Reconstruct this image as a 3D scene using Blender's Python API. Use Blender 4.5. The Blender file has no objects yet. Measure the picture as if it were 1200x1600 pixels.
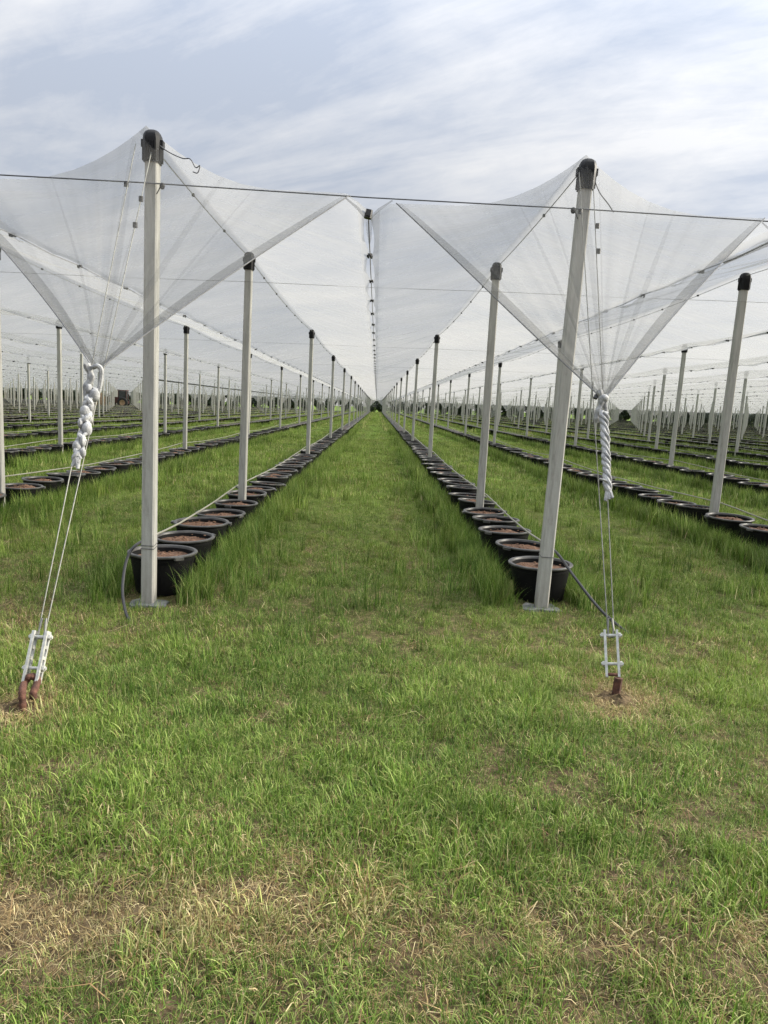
import bpy, math, random
import numpy as np
from mathutils import Vector, Matrix

random.seed(7)
RS = np.random.RandomState(11)
PI = math.pi
scene = bpy.context.scene
COL = scene.collection

# ------------------------------------------------------------------ layout
SLOPE = 0.0194                       # the field rises gently to the right
EYE = 1.600
PITCH, YAW, ROLL, FPX = 0.1494, 0.0184, 0.0555, 1089.8
ROW0, ROWW = 1.47, 3.22              # first row right of the lane, row spacing
RIDGE, VALLEY, CROSS = 3.49, 3.02, 3.12
SPAN0, SPAN, NPOST = 3.87, 9.07, 21
IMIN, IMAX = -30, 25                 # rows left / right

def G(x): return SLOPE * x
def row_x(i): return ROW0 + i * ROWW
def post_y(i, n):
    x = row_x(i)
    if n == 0:
        return 5.468 + 0.066 * max(-9.0, min(9.0, x))
    return 5.497 + 0.01 * max(-9.0, min(9.0, x)) + SPAN0 + (n - 1) * SPAN
YEND = 5.497 + SPAN0 + (NPOST - 2) * SPAN

fw = Vector((math.sin(YAW) * math.cos(PITCH), math.cos(YAW) * math.cos(PITCH), -math.sin(PITCH)))
rt0 = Vector((math.cos(YAW), -math.sin(YAW), 0.0))
up0 = rt0.cross(fw)
rt = rt0 * math.cos(ROLL) + up0 * math.sin(ROLL)
up = -rt0 * math.sin(ROLL) + up0 * math.cos(ROLL)
CAM = Vector((0, 0, EYE))

def px(p):                           # only used to rank repeats by size in view
    d = Vector(p) - CAM
    z = d.dot(fw)
    if z < 0.2: return None
    return 600 + FPX * d.dot(rt) / z, 800 - FPX * d.dot(up) / z

# ------------------------------------------------------------------ naming
ORD = ['', 'first', 'second', 'third', 'fourth', 'fifth', 'sixth', 'seventh', 'eighth', 'ninth', 'tenth', 'eleventh',
       'twelfth', 'thirteenth', 'fourteenth', 'fifteenth', 'sixteenth', 'seventeenth', 'eighteenth', 'nineteenth', 'twentieth']
TENS = {2: 'twenty', 3: 'thirty', 4: 'forty', 5: 'fifty', 6: 'sixty', 7: 'seventy', 8: 'eighty', 9: 'ninety'}
TENTH = {2: 'twentieth', 3: 'thirtieth', 4: 'fortieth', 5: 'fiftieth', 6: 'sixtieth', 7: 'seventieth', 8: 'eightieth', 9: 'ninetieth'}
def ordinal(k):
    if k <= 20: return ORD[k]
    if k >= 100: return 'far'
    return TENTH[k // 10] if k % 10 == 0 else TENS[k // 10] + '-' + ORD[k % 10]
def row_name(i):
    side, k = ('right', i + 1) if i >= 0 else ('left', -i)
    return ('row just %s of the central lane' % side) if k == 1 else '%s row %s of the lane' % (ordinal(k), side)

def tag(o, label=None, cat=None, group=None, kind=None):
    if label: o['label'] = label
    if cat: o['category'] = cat
    if group: o['group'] = group
    if kind: o['kind'] = kind
    return o
def empty(name, loc=(0, 0, 0), rz=0.0):
    o = bpy.data.objects.new(name, None)
    o.empty_display_size = 0.1
    o.location = loc; o.rotation_euler = (0, 0, rz)
    COL.objects.link(o)
    return o
def kids(o): return [c for c in bpy.data.objects if c.parent is o]
def copy_tree(o, children, parent=None):
    c = o.copy(); COL.objects.link(c); c.parent = parent
    for ch, sub in children:
        copy_tree(ch, sub, c)
    return c
def tree_of(o): return [(c, tree_of(c)) for c in kids(o)]

# ------------------------------------------------------------------ mesh builder
class MB:
    def __init__(s): s.v = []; s.f = []; s.uv = None; s.m = []; s.mi = 0
    def add(s, vs, fs):
        b = len(s.v)
        s.v.extend([tuple(p) for p in vs])
        s.f.extend([tuple(b + i for i in f) for f in fs])
        s.m.extend([s.mi] * len(fs))
    def box(s, c, size, rot=None, bev=0.0):
        x, y, z = [d / 2 for d in size]
        b = min(bev, x * .9, y * .9)
        if b > 0:
            ring = [(-x + b, -y), (x - b, -y), (x, -y + b), (x, y - b), (x - b, y), (-x + b, y), (-x, y - b), (-x, -y + b)]
        else:
            ring = [(-x, -y), (x, -y), (x, y), (-x, y)]
        n = len(ring)
        vs = [Vector((p[0], p[1], -z)) for p in ring] + [Vector((p[0], p[1], z)) for p in ring]
        if rot is not None: vs = [rot @ v for v in vs]
        c = Vector(c)
        vs = [v + c for v in vs]
        fs = [tuple(range(n - 1, -1, -1)), tuple(range(n, 2 * n))] + [(k, (k + 1) % n, n + (k + 1) % n, n + k) for k in range(n)]
        s.add(vs, fs)
    def tube(s, pts, r, n=6, cap=True):
        pts = [Vector(p) for p in pts]
        rr = r if hasattr(r, '__len__') else [r] * len(pts)
        vs = []; fs = []
        prev = None
        for k, p in enumerate(pts):
            t = (pts[min(k + 1, len(pts) - 1)] - pts[max(k - 1, 0)])
            t = t.normalized() if t.length > 1e-9 else Vector((0, 0, 1))
            a = prev if prev is not None else (Vector((1, 0, 0)) if abs(t.x) < .9 else Vector((0, 1, 0)))
            a = (a - t * a.dot(t)).normalized(); prev = a
            b = t.cross(a)
            for j in range(n):
                q = 2 * PI * j / n
                vs.append(p + (a * math.cos(q) + b * math.sin(q)) * rr[k])
        for k in range(len(pts) - 1):
            for j in range(n):
                fs.append((k * n + j, k * n + (j + 1) % n, (k + 1) * n + (j + 1) % n, (k + 1) * n + j))
        if cap:
            fs.append(tuple(range(n - 1, -1, -1))); m = (len(pts) - 1) * n
            fs.append(tuple(range(m, m + n)))
        s.add(vs, fs)
    def lathe(s, prof, c=(0, 0, 0), n=24, close=False, jit=0.0):
        vs = []; fs = []
        for (r, z) in prof:
            for j in range(n):
                q = 2 * PI * j / n
                vs.append((c[0] + r * math.cos(q), c[1] + r * math.sin(q), c[2] + z + (random.uniform(-jit, jit) if jit else 0)))
        for k in range(len(prof) - 1):
            for j in range(n):
                fs.append((k * n + j, k * n + (j + 1) % n, (k + 1) * n + (j + 1) % n, (k + 1) * n + j))
        if close:
            m = (len(prof) - 1) * n
            fs.append(tuple(range(m, m + n)))
        s.add(vs, fs)
    def ball(s, c, r, n=8, m=6, sq=(1, 1, 1)):
        vs = []; fs = []
        for a in range(m + 1):
            th = PI * a / m
            for j in range(n):
                q = 2 * PI * j / n
                vs.append((c[0] + r * sq[0] * math.sin(th) * math.cos(q), c[1] + r * sq[1] * math.sin(th) * math.sin(q), c[2] + r * sq[2] * math.cos(th)))
        for a in range(m):
            for j in range(n):
                fs.append((a * n + j, (a + 1) * n + j, (a + 1) * n + (j + 1) % n, a * n + (j + 1) % n))
        s.add(vs, fs)
    def mesh(s, name, mats, smooth=True, angle=40):
        me = bpy.data.meshes.new(name)
        me.from_pydata(s.v, [], s.f)
        if not isinstance(mats, (list, tuple)): mats = [mats]
        for m in mats: me.materials.append(m)
        if len(mats) > 1: me.polygons.foreach_set('material_index', s.m)
        if smooth:
            me.polygons.foreach_set('use_smooth', [True] * len(me.polygons))
            try: me.set_sharp_from_angle(angle=math.radians(angle))
            except Exception: pass
        me.update()
        return me
    def build(s, name, mats, parent=None, smooth=True, angle=40, loc=None):
        o = bpy.data.objects.new(name, s.mesh(name, mats, smooth, angle))
        COL.objects.link(o)
        o.parent = parent
        if loc is not None: o.location = loc
        return o

def fast_mesh(name, verts, faces_flat, nper, mats, uvs=None, smooth=True):
    me = bpy.data.meshes.new(name)
    nf = len(faces_flat) // nper
    me.vertices.add(len(verts)); me.vertices.foreach_set('co', np.asarray(verts, dtype=np.float32).ravel())
    me.loops.add(len(faces_flat)); me.loops.foreach_set('vertex_index', np.asarray(faces_flat, dtype=np.int32))
    me.polygons.add(nf)
    me.polygons.foreach_set('loop_start', np.arange(0, nf * nper, nper, dtype=np.int32))
    me.polygons.foreach_set('loop_total', np.full(nf, nper, dtype=np.int32))
    if smooth: me.polygons.foreach_set('use_smooth', np.ones(nf, dtype=bool))
    if uvs is not None:
        l = me.uv_layers.new(name='UVMap')
        l.data.foreach_set('uv', np.asarray(uvs, dtype=np.float32)[np.asarray(faces_flat)].ravel())
    for m in (mats if isinstance(mats, (list, tuple)) else [mats]): me.materials.append(m)
    me.update(calc_edges=True); me.validate()
    return me

# numpy value noise
_perm = RS.rand(256, 256)
def vnoise(x, y, f):
    x = np.asarray(x, float) * f + 1000.5; y = np.asarray(y, float) * f + 1000.5
    xi = np.floor(x).astype(int); yi = np.floor(y).astype(int)
    u = x - xi; v = y - yi
    u = u * u * (3 - 2 * u); v = v * v * (3 - 2 * v)
    a = _perm[xi % 256, yi % 256]; b = _perm[(xi + 1) % 256, yi % 256]
    c = _perm[xi % 256, (yi + 1) % 256]; d = _perm[(xi + 1) % 256, (yi + 1) % 256]
    return (a * (1 - u) + b * u) * (1 - v) + (c * (1 - u) + d * u) * v
def fbm(x, y, f, o=3):
    t = 0; a = 1; s = 0
    for k in range(o):
        t = t + a * vnoise(x + 17.3 * k, y - 9.1 * k, f * 2 ** k); s += a; a *= .5
    return t / s

# ------------------------------------------------------------------ materials
def new_mat(name):
    m = bpy.data.materials.new(name); m.use_nodes = True
    nt = m.node_tree
    return m, nt, nt.nodes, nt.links, nt.nodes['Principled BSDF']
def ramp(nodes, stops):
    r = nodes.new('ShaderNodeValToRGB')
    e = r.color_ramp.elements
    while len(e) < len(stops): e.new(0.5)
    for k, (p, c) in enumerate(stops):
        e[k].position = p; e[k].color = (*c, 1)
    return r
def noise(nodes, scale, detail=5, rough=.6):
    n = nodes.new('ShaderNodeTexNoise')
    n.inputs['Scale'].default_value = scale; n.inputs['Detail'].default_value = detail; n.inputs['Roughness'].default_value = rough
    return n
def simple(name, stops, scale=8, rough=.6, metal=0.0, bump=0.0, bscale=60, stretch=None, coord='Object', spec=.5):
    m, nt, N, L, P = new_mat(name)
    tc = N.new('ShaderNodeTexCoord'); src = tc.outputs[coord]
    if stretch:
        mp = N.new('ShaderNodeMapping'); mp.inputs['Scale'].default_value = stretch
        L.new(src, mp.inputs['Vector']); src = mp.outputs['Vector']
    n = noise(N, scale); L.new(src, n.inputs['Vector'])
    r = ramp(N, stops); L.new(n.outputs['Fac'], r.inputs['Fac']); L.new(r.outputs['Color'], P.inputs['Base Color'])
    P.inputs['Roughness'].default_value = rough; P.inputs['Metallic'].default_value = metal
    P.inputs['Specular IOR Level'].default_value = spec
    if bump:
        n2 = noise(N, bscale); L.new(tc.outputs[coord], n2.inputs['Vector'])
        b = N.new('ShaderNodeBump'); b.inputs['Strength'].default_value = bump; b.inputs['Distance'].default_value = .01
        L.new(n2.outputs['Fac'], b.inputs['Height']); L.new(b.outputs['Normal'], P.inputs['Normal'])
    return m

M = {}
M['concrete'] = simple('pale_concrete', [(.22, (.20, .195, .175)), (.45, (.345, .34, .31)), (.75, (.46, .45, .415))], 5, .8, bump=.25, bscale=90, stretch=(6, 6, .7))
nt = M['concrete'].node_tree; N, L = nt.nodes, nt.links; P = N['Principled BSDF']
old = P.inputs['Base Color'].links[0].from_socket
tcn = N.new('ShaderNodeTexCoord'); sz = N.new('ShaderNodeSeparateXYZ'); L.new(tcn.outputs['Object'], sz.inputs[0])
mrz = N.new('ShaderNodeMapRange'); mrz.inputs[1].default_value = .0; mrz.inputs[2].default_value = .55; mrz.inputs[3].default_value = .55; mrz.inputs[4].default_value = 0
L.new(sz.outputs['Z'], mrz.inputs[0])
nz = noise(N, 30, 6, .7); L.new(tcn.outputs['Object'], nz.inputs['Vector'])
nm = N.new('ShaderNodeMath'); nm.operation = 'MULTIPLY'; L.new(nz.outputs['Fac'], nm.inputs[0]); L.new(mrz.outputs[0], nm.inputs[1])
mud = N.new('ShaderNodeMix'); mud.data_type = 'RGBA'; L.new(nm.outputs[0], mud.inputs[0]); L.new(old, mud.inputs[6]); mud.inputs[7].default_value = (.16, .11, .065, 1)
nb = noise(N, 3.2, 7, .75); L.new(tcn.outputs['Object'], nb.inputs['Vector'])
rb = ramp(N, [(.56, (0, 0, 0)), (.70, (.55, .55, .55))]); L.new(nb.outputs['Fac'], rb.inputs['Fac'])
st2 = N.new('ShaderNodeMix'); st2.data_type = 'RGBA'; L.new(rb.outputs['Color'], st2.inputs[0]); L.new(mud.outputs[2], st2.inputs[6]); st2.inputs[7].default_value = (.20, .19, .16, 1)
L.new(st2.outputs[2], P.inputs['Base Color'])
M['footing'] = simple('footing_concrete', [(.3, (.07, .075, .075)), (.7, (.19, .19, .18))], 14, .85, bump=.5, bscale=60)
M['cap'] = simple('black_cap_plastic', [(.3, (.005, .005, .0055)), (.8, (.014, .014, .0145))], 20, .55, spec=.25)
M['clip'] = simple('black_clip_plastic', [(.3, (.012, .012, .012)), (.8, (.03, .03, .03))], 20, .45)
M['pot'] = simple('black_pot_plastic', [(.3, (.004, .004, .0042)), (.75, (.010, .010, .0095))], 9, .65, bump=.1, bscale=40, spec=.12)
M['rim'] = simple('dusty_sky_sheen_pot_rim', [(.3, (.018, .018, .018)), (.75, (.10, .096, .086))], 9, .42)  # rim paler than the pot: dust plus sky reflection put into the colour
M['soil'] = simple('coco_substrate', [(.25, (.036, .018, .010)), (.5, (.125, .064, .036)), (.75, (.28, .16, .09))], 42, .95, bump=1.0, bscale=80)
M['wire'] = simple('galvanised_wire', [(.3, (.11, .11, .10)), (.7, (.24, .24, .21))], 30, .55, metal=.3)
M['cable'] = simple('dark_cable', [(.3, (.05, .055, .06)), (.7, (.10, .10, .11))], 30, .5, metal=.3)
M['steel'] = simple('galvanised_steel', [(.3, (.28, .28, .265)), (.7, (.52, .52, .48))], 40, .55, metal=.3, bump=.15)
M['rust'] = simple('rusty_iron', [(.3, (.025, .011, .008)), (.55, (.085, .034, .02)), (.8, (.15, .07, .042))], 26, .9, bump=.6)
M['hose'] = simple('drip_hose', [(.3, (.16, .16, .12)), (.7, (.30, .29, .23))], 3, .45)
M['blackhose'] = simple('black_hose', [(.3, (.012, .012, .013)), (.7, (.03, .03, .03))], 6, .4)
M['cord'] = simple('grey_cord', [(.3, (.13, .13, .13)), (.7, (.22, .22, .22))], 20, .8)
M['rope'] = simple('twisted_white_net', [(.25, (.11, .112, .115)), (.5, (.30, .304, .304)), (.85, (.46, .46, .44))], 18, .8, bump=.8, bscale=55)
M['bark'] = simple('bark', [(.3, (.05, .04, .03)), (.7, (.12, .10, .08))], 12, .9, bump=.5)

def net_mat(name, a_mid, a_hem, roof=True, dark=False):
    """woven white netting: threads (diffuse + translucent) with open mesh between them"""
    m, nt, N, L, P = new_mat(name)
    N.remove(P)
    out = N['Material Output']
    uv = N.new('ShaderNodeUVMap')
    sx = N.new('ShaderNodeSeparateXYZ'); L.new(uv.outputs['UV'], sx.inputs[0])
    def math_(op, a, b=None, clamp=False):
        n = N.new('ShaderNodeMath'); n.operation = op; n.use_clamp = clamp
        for k, v in enumerate((a, b)):
            if v is None: continue
            if isinstance(v, (int, float)): n.inputs[k].default_value = v
            else: L.new(v, n.inputs[k])
        return n.outputs[0]
    # U in metres from the ridge (-1.6..1.6), V in metres along the row (roof) or 0..1 towards the gathered point (flap)
    au = math_('ABSOLUTE', sx.outputs['X'])
    mp = N.new('ShaderNodeMapping'); L.new(uv.outputs['UV'], mp.inputs['Vector'])
    if roof: mp.inputs['Scale'].default_value = (.5, 3.2, 1)
    else: mp.inputs['Scale'].default_value = (6.5, .16, 1)
    st = noise(N, 1.0, 6, .65); L.new(mp.outputs['Vector'], st.inputs['Vector'])
    if roof:
        st.inputs['Distortion'].default_value = .6
    stf = N.new('ShaderNodeMapRange'); L.new(st.outputs['Fac'], stf.inputs[0])
    stf.inputs[1].default_value = .46; stf.inputs[2].default_value = .72
    stf.inputs[3].default_value = 0; stf.inputs[4].default_value = .20 if roof else .13
    if roof:
        hem = math_('GREATER_THAN', au, 1.525)
        rid = math_('LESS_THAN', au, .05)
        band = math_('MAXIMUM', hem, rid)
        base = math_('ADD', math_('MULTIPLY', band, a_hem - a_mid), a_mid)
    else:
        conv = math_('MULTIPLY', math_('POWER', math_('MAXIMUM', sx.outputs['Y'], 0.0), 3.0), .16)
        peak = N.new('ShaderNodeMapRange'); peak.inputs[1].default_value = 0; peak.inputs[2].default_value = .14
        peak.inputs[3].default_value = .45; L.new(sx.outputs['Y'], peak.inputs[0])
        base = math_('ADD', conv, math_('MULTIPLY', peak.outputs[0], a_mid))
    fac = math_('MINIMUM', math_('ADD', base, stf.outputs[0]), .95)
    dif = N.new('ShaderNodeBsdfDiffuse'); dif.inputs['Color'].default_value = (.37, .37, .36, 1)
    tra = N.new('ShaderNodeBsdfTranslucent'); tra.inputs['Color'].default_value = (.39, .388, .376, 1)
    if roof:
        for nd, c_ in ((dif, (.36, .36, .355, 1)), (tra, (.34, .34, .335, 1))):
            cm = N.new('ShaderNodeMix'); cm.data_type = 'RGBA'; L.new(band, cm.inputs[0])
            cm.inputs[6].default_value = nd.inputs['Color'].default_value; cm.inputs[7].default_value = c_
            L.new(cm.outputs[2], nd.inputs['Color'])
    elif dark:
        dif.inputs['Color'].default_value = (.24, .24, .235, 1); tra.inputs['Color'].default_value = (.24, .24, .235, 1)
    mx = N.new('ShaderNodeMixShader'); mx.inputs[0].default_value = .58
    L.new(dif.outputs[0], mx.inputs[1]); L.new(tra.outputs[0], mx.inputs[2])
    # fine creases in the cloth
    bn = noise(N, 1.0, 5, .6)
    mp2 = N.new('ShaderNodeMapping'); L.new(uv.outputs['UV'], mp2.inputs['Vector'])
    mp2.inputs['Scale'].default_value = (1.0, 5.0, 1) if roof else (9, 1.0, 1)
    L.new(mp2.outputs['Vector'], bn.inputs['Vector'])
    bp = N.new('ShaderNodeBump'); bp.inputs['Strength'].default_value = .55; bp.inputs['Distance'].default_value = .05
    L.new(bn.outputs['Fac'], bp.inputs['Height'])
    L.new(bp.outputs['Normal'], dif.inputs['Normal']); L.new(bp.outputs['Normal'], tra.inputs['Normal'])
    tr = N.new('ShaderNodeBsdfTransparent')
    ms = N.new('ShaderNodeMixShader'); L.new(fac, ms.inputs[0])
    L.new(tr.outputs[0], ms.inputs[1]); L.new(mx.outputs[0], ms.inputs[2])
    L.new(ms.outputs[0], out.inputs['Surface'])
    return m
M['net'] = net_mat('white_netting', .45, .66, True)
M['flap'] = net_mat('white_netting_flap', .165, .7, False)
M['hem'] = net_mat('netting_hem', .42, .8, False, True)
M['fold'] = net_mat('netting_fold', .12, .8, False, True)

def leaf_mat(name, c0, c1):
    m, nt, N, L, P = new_mat(name)
    g = N.new('ShaderNodeNewGeometry')
    r = ramp(N, [(0, c0), (1, c1)]); L.new(g.outputs['Random Per Island'], r.inputs['Fac'])
    L.new(r.outputs['Color'], P.inputs['Base Color']); P.inputs['Roughness'].default_value = .6
    return m
M['leaf'] = leaf_mat('dark_tree_leaves', (.012, .020, .010), (.05, .07, .03))
M['leaf2'] = leaf_mat('hedge_leaves', (.015, .022, .012), (.055, .072, .035))

# ------------------------------------------------------------------ ground
POTR = []     # (x, y, r) keep grass out
def rough_xy(x, y):
    return fbm(x, y, .9, 3) - .5

def dry_map(x, y):
    """share of dead straw in the sward (0..1)"""
    d = .05 + .50 * np.clip(fbm(x, y, 1.1, 3) - .52, 0, 1) + .40 * np.clip(fbm(x + 40, y, .25, 2) - .5, 0, 1)
    n = fbm(x * .7, y * 1.6, 2.2, 3)
    band = np.exp(-((y - 1.93) / .22) ** 2) * (.34 + .72 * n) + np.exp(-((y - 2.35) / .25) ** 2) * .38 * n
    band *= np.clip(.95 - .22 * x, .5, 1.3)
    d = d + band
    d = d + .30 * np.exp(-((y - 1.62) / .12) ** 2) * n
    for (ax, ay) in ((-1.75, 3.42), (1.47, 3.77)):
        r = np.hypot(x - ax, (y - ay) * 1.0)
        d = d + .85 * np.exp(-(r / .24) ** 2) + .25 * np.exp(-(r / .55) ** 2) * n
    # thin yellowish strip on the headland in front of the end posts
    d = d + .26 * np.exp(-((y - 4.5) / .55) ** 2) * np.clip(np.abs(x) - .6, 0, 1) * (.5 + n)
    # wheel tracks down every lane
    lane = (x - (ROW0 - ROWW / 2)) / ROWW
    fr = (lane - np.round(lane)) * ROWW
    tr = np.exp(-((np.abs(fr) - .52) / .13) ** 2)
    d = d + tr * .50 * fbm(x * .8, y * .5, .9, 3) * np.clip((y - 4.5) / 3, 0, 1)
    return np.clip(d, 0, 1)

m, nt, N, L, P = new_mat('field_soil_and_thatch')
tc = N.new('ShaderNodeTexCoord')
n1 = noise(N, .9, 6, .65); L.new(tc.outputs['Object'], n1.inputs['Vector'])
n2 = noise(N, 26, 6, .7); L.new(tc.outputs['Object'], n2.inputs['Vector'])
r1 = ramp(N, [(.3, (.028, .021, .012)), (.5, (.085, .061, .034)), (.72, (.22, .160, .092))]); L.new(n2.outputs['Fac'], r1.inputs['Fac'])
r2 = ramp(N, [(.3, (.075, .135, .016)), (.7, (.140, .220, .030))]); L.new(n1.outputs['Fac'], r2.inputs['Fac'])
at = N.new('ShaderNodeAttribute'); at.attribute_name = 'cover'
mx = N.new('ShaderNodeMix'); mx.data_type = 'RGBA'
L.new(at.outputs['Fac'], mx.inputs[0]); L.new(r1.outputs['Color'], mx.inputs[6]); L.new(r2.outputs['Color'], mx.inputs[7])
L.new(mx.outputs[2], P.inputs['Base Color']); P.inputs['Roughness'].default_value = .95
P.inputs['Specular IOR Level'].default_value = .1
b = N.new('ShaderNodeBump'); b.inputs['Strength'].default_value = .9; b.inputs['Distance'].default_value = .02
L.new(n2.outputs['Fac'], b.inputs['Height']); L.new(b.outputs['Normal'], P.inputs['Normal'])
M['ground'] = m

def ground_z(x, y):
    x = np.asarray(x, float); y = np.asarray(y, float)
    near = np.exp(-np.clip(y - 2, 0, 99) / 9.0) * np.clip(1 - np.abs(x) / 14, 0, 1)
    return SLOPE * x + (fbm(x, y, 1.3, 3) - .5) * .05 * near

def axis(a, b, near0, near1, fine, grow):
    out = [near0]
    s = fine
    while out[-1] < near1: out.append(out[-1] + fine)
    v = out[-1]; s = fine
    while v < b: s *= grow; v += s; out.append(min(v, b))
    v = near0; s = fine; lo = []
    while v > a: s *= grow; v -= s; lo.append(max(v, a))
    return np.array(lo[::-1] + out)
gx = axis(-900, 900, -5, 5, .10, 1.16); gy = axis(-300, 1400, .8, 8, .10, 1.12)
XX, YY = np.meshgrid(gx, gy)
ZZ = ground_z(XX, YY)
nx, ny = len(gx), len(gy)
idx = np.arange(nx * ny).reshape(ny, nx)
quads = np.stack([idx[:-1, :-1], idx[:-1, 1:], idx[1:, 1:], idx[1:, :-1]], -1).reshape(-1)
me = fast_mesh('ground', np.stack([XX, YY, ZZ], -1).reshape(-1, 3), quads, 4, M['ground'])
cov = me.attributes.new('cover', 'FLOAT', 'POINT')
cv = np.clip(1.0 - 1.25 * dry_map(XX.ravel(), YY.ravel()), 0, 1) * np.clip((YY.ravel() - 3) / 12, 0, 1)
cov.data.foreach_set('value', cv.astype(np.float32))
go = bpy.data.objects.new('ground', me); COL.objects.link(go)
tag(go, 'grassy field ground with bare brown and straw patches', 'ground', kind='structure')

# ------------------------------------------------------------------ end posts and field posts
def post_body(H=3.36):
    b = MB()
    x, y, c = .047, .047, .011
    ring = [(-x + c, -y), (x - c, -y), (x, -y + c), (x, y - c), (x - c, y), (-x + c, y), (-x, y - c), (-x, -y + c)]
    zs = [-.12, .0, .6, 1.4, 2.2, 2.9, H]
    vs = []
    for z in zs:
        k = 1.06 - .09 * z / H
        vs += [(p[0] * k, p[1] * k, z) for p in ring]
    fs = [tuple(8 * (len(zs) - 1) + j for j in range(8))]
    for a in range(len(zs) - 1):
        fs += [(a * 8 + j, a * 8 + (j + 1) % 8, (a + 1) * 8 + (j + 1) % 8, (a + 1) * 8 + j) for j in range(8)]
    b.add(vs, fs)
    return b
def cap_body(ribs=True):
    b = MB()
    def ring(w, z, c): return [(-w + c, -w, z), (w - c, -w, z), (w, -w + c, z), (w, w - c, z), (w - c, w, z), (-w + c, w, z), (-w, w - c, z), (-w, -w + c, z)]
    lv = [(.050, 3.27, .014), (.055, 3.27, .016), (.058, 3.36, .018), (.060, 3.425, .020), (.058, 3.455, .024), (.048, 3.478, .022), (.030, 3.490, .014)]
    vs = []
    for l in lv: vs += ring(*l)
    fs = [tuple(8 * (len(lv) - 1) + j for j in range(8))]
    for a in range(len(lv) - 1):
        fs += [(a * 8 + j, a * 8 + (j + 1) % 8, (a + 1) * 8 + (j + 1) % 8, (a + 1) * 8 + j) for j in range(8)]
    b.add(vs, fs)
    if ribs:
        for side in range(4):
            R = Matrix.Rotation(side * PI / 2, 3, 'Z')
            for k in range(-2, 3):
                b.box(R @ Vector((k * .0165, -.060, 3.345)), (.006, .012, .13), R)
        for sx in (-1, 1):
            b.box((sx * .068, 0, 3.40), (.02, .05, .05))
    return b
PB = post_body().mesh('post_body', M['concrete'])
PC = cap_body(True).mesh('cap', M['cap'])
PC2 = cap_body(False).mesh('cap', M['cap'])
def link(name, me, parent=None):
    o = bpy.data.objects.new(name, me); COL.objects.link(o); o.parent = parent; return o

cand = []
for i in range(IMIN, IMAX + 1):
    for n in range(NPOST):
        x, y = row_x(i), post_y(i, n)
        z = G(x)
        p0, p1 = px((x, y, z)), px((x, y, z + 3.49))
        if p0 is None: continue
        mx_ = -80 if n < 4 else -150
        inview = (min(p0[0], p1[0]) < 1203 and max(p0[0], p1[0]) > -3)
        near = (-260 < p0[0] < 1460)
        cand.append((abs(p0[1] - p1[1]), i, n, x, y, z, inview, near))
cand.sort(key=lambda c: -c[0])
seen = [c for c in cand if c[6]]
solo = seen[:298]
solo_key = {(c[1], c[2]) for c in solo}
order = {}
for c in sorted(seen, key=lambda c: c[4]):
    order.setdefault(c[1], []).append(c[2])
for (h, i, n, x, y, z, _, _) in solo:
    k = order[i].index(n) + 1
    if n == 0 and i in (-1, 0): x += .035 if i == -1 else -.03
    r = empty('net_post', (x, y, z), random.uniform(-.04, .04))
    if n == 0 and i == -1: lab = 'thick pale end post nearest on the left with black ribbed cap'
    elif n == 0 and i == 0: lab = 'thick pale end post nearest on the right with black ribbed cap'
    else: lab = 'slim pale black-capped post, %s along the %s' % (ordinal(k), row_name(i))
    tag(r, lab, 'post', 'square posts holding up the netting')
    r.rotation_euler[0] = random.uniform(-.006, .006); r.rotation_euler[1] = random.uniform(-.006, .006)
    if n == 0: r.rotation_euler = (0, 0.004 if i == -1 else .014, 0)
    link('post_shaft', PB, r)
    link('cap', PC if n < 4 else PC2, r)
    if n == 0:
        b = MB()
        s = 1 if i < 0 else -1
        b.tube([(s * .045, -.05, 3.05), (s * .085, -.06, 3.12), (s * .052, -.055, 3.12)], .004)
        b.ball((s * .088, -.06, 3.105), .020, sq=(1, 1, 1.2))
        b.build('cable_bracket', M['cap'], r)
        b = MB()
        for dz in ((.45, .475) if i < 0 else (.44,)):
            q = .051
            b.tube([(-q, -q, dz), (q, -q, dz), (q, q, dz + .012), (-q, q, dz + .008), (-q, -q, dz)], .0025, 5)
        b.build('tie_wire', M['cable'], r)
        b = MB()
        pts = []
        for k in range(14):
            a = 2 * PI * k / 14
            rad = (.165 if abs(math.cos(a)) > .5 else .11) + random.uniform(-.02, .03)
            pts.append((rad * math.cos(a), rad * .8 * math.sin(a) - .01))
        vs = [(p[0], p[1], -.05) for p in pts] + [(p[0] * .97, p[1] * .97, .012 + random.uniform(-.010, .008)) for p in pts] + [(0, 0, .022)]
        nn = len(pts)
        fs = [(k, (k + 1) % nn, nn + (k + 1) % nn, nn + k) for k in range(nn)] + [(nn + k, nn + (k + 1) % nn, 2 * nn) for k in range(nn)]
        b.add(vs, fs)
        b.build('footing', M['footing'], r, angle=25)
# the rest: far posts nobody could tell apart
b = MB()
for (h, i, n, x, y, z, inv, near) in cand:
    if (i, n) in solo_key or not near: continue
    if not inv and y < 14: continue
    b.mi = 0
    s = .052
    vs = [(x + sx * s, y + sy * s, z + zz) for zz in (-.05, 3.28) for sx, sy in ((-1, -1), (1, -1), (1, 1), (-1, 1))]
    b.add(vs, [(0, 1, 5, 4), (1, 2, 6, 5), (2, 3, 7, 6), (3, 0, 4, 7)])
    b.mi = 1
    s = .064
    vs = [(x + sx * s * k, y + sy * s * k, z + zz) for zz, k in ((3.27, 1), (3.44, 1), (3.485, .5)) for sx, sy in ((-1, -1), (1, -1), (1, 1), (-1, 1))]
    b.add(vs, [(0, 1, 5, 4), (1, 2, 6, 5), (2, 3, 7, 6), (3, 0, 4, 7), (4, 5, 9, 8), (5, 6, 10, 9), (6, 7, 11, 10), (7, 4, 8, 11), (8, 9, 10, 11)])
o = b.build('distant_posts', [M['concrete'], M['cap']], smooth=False)
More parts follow.
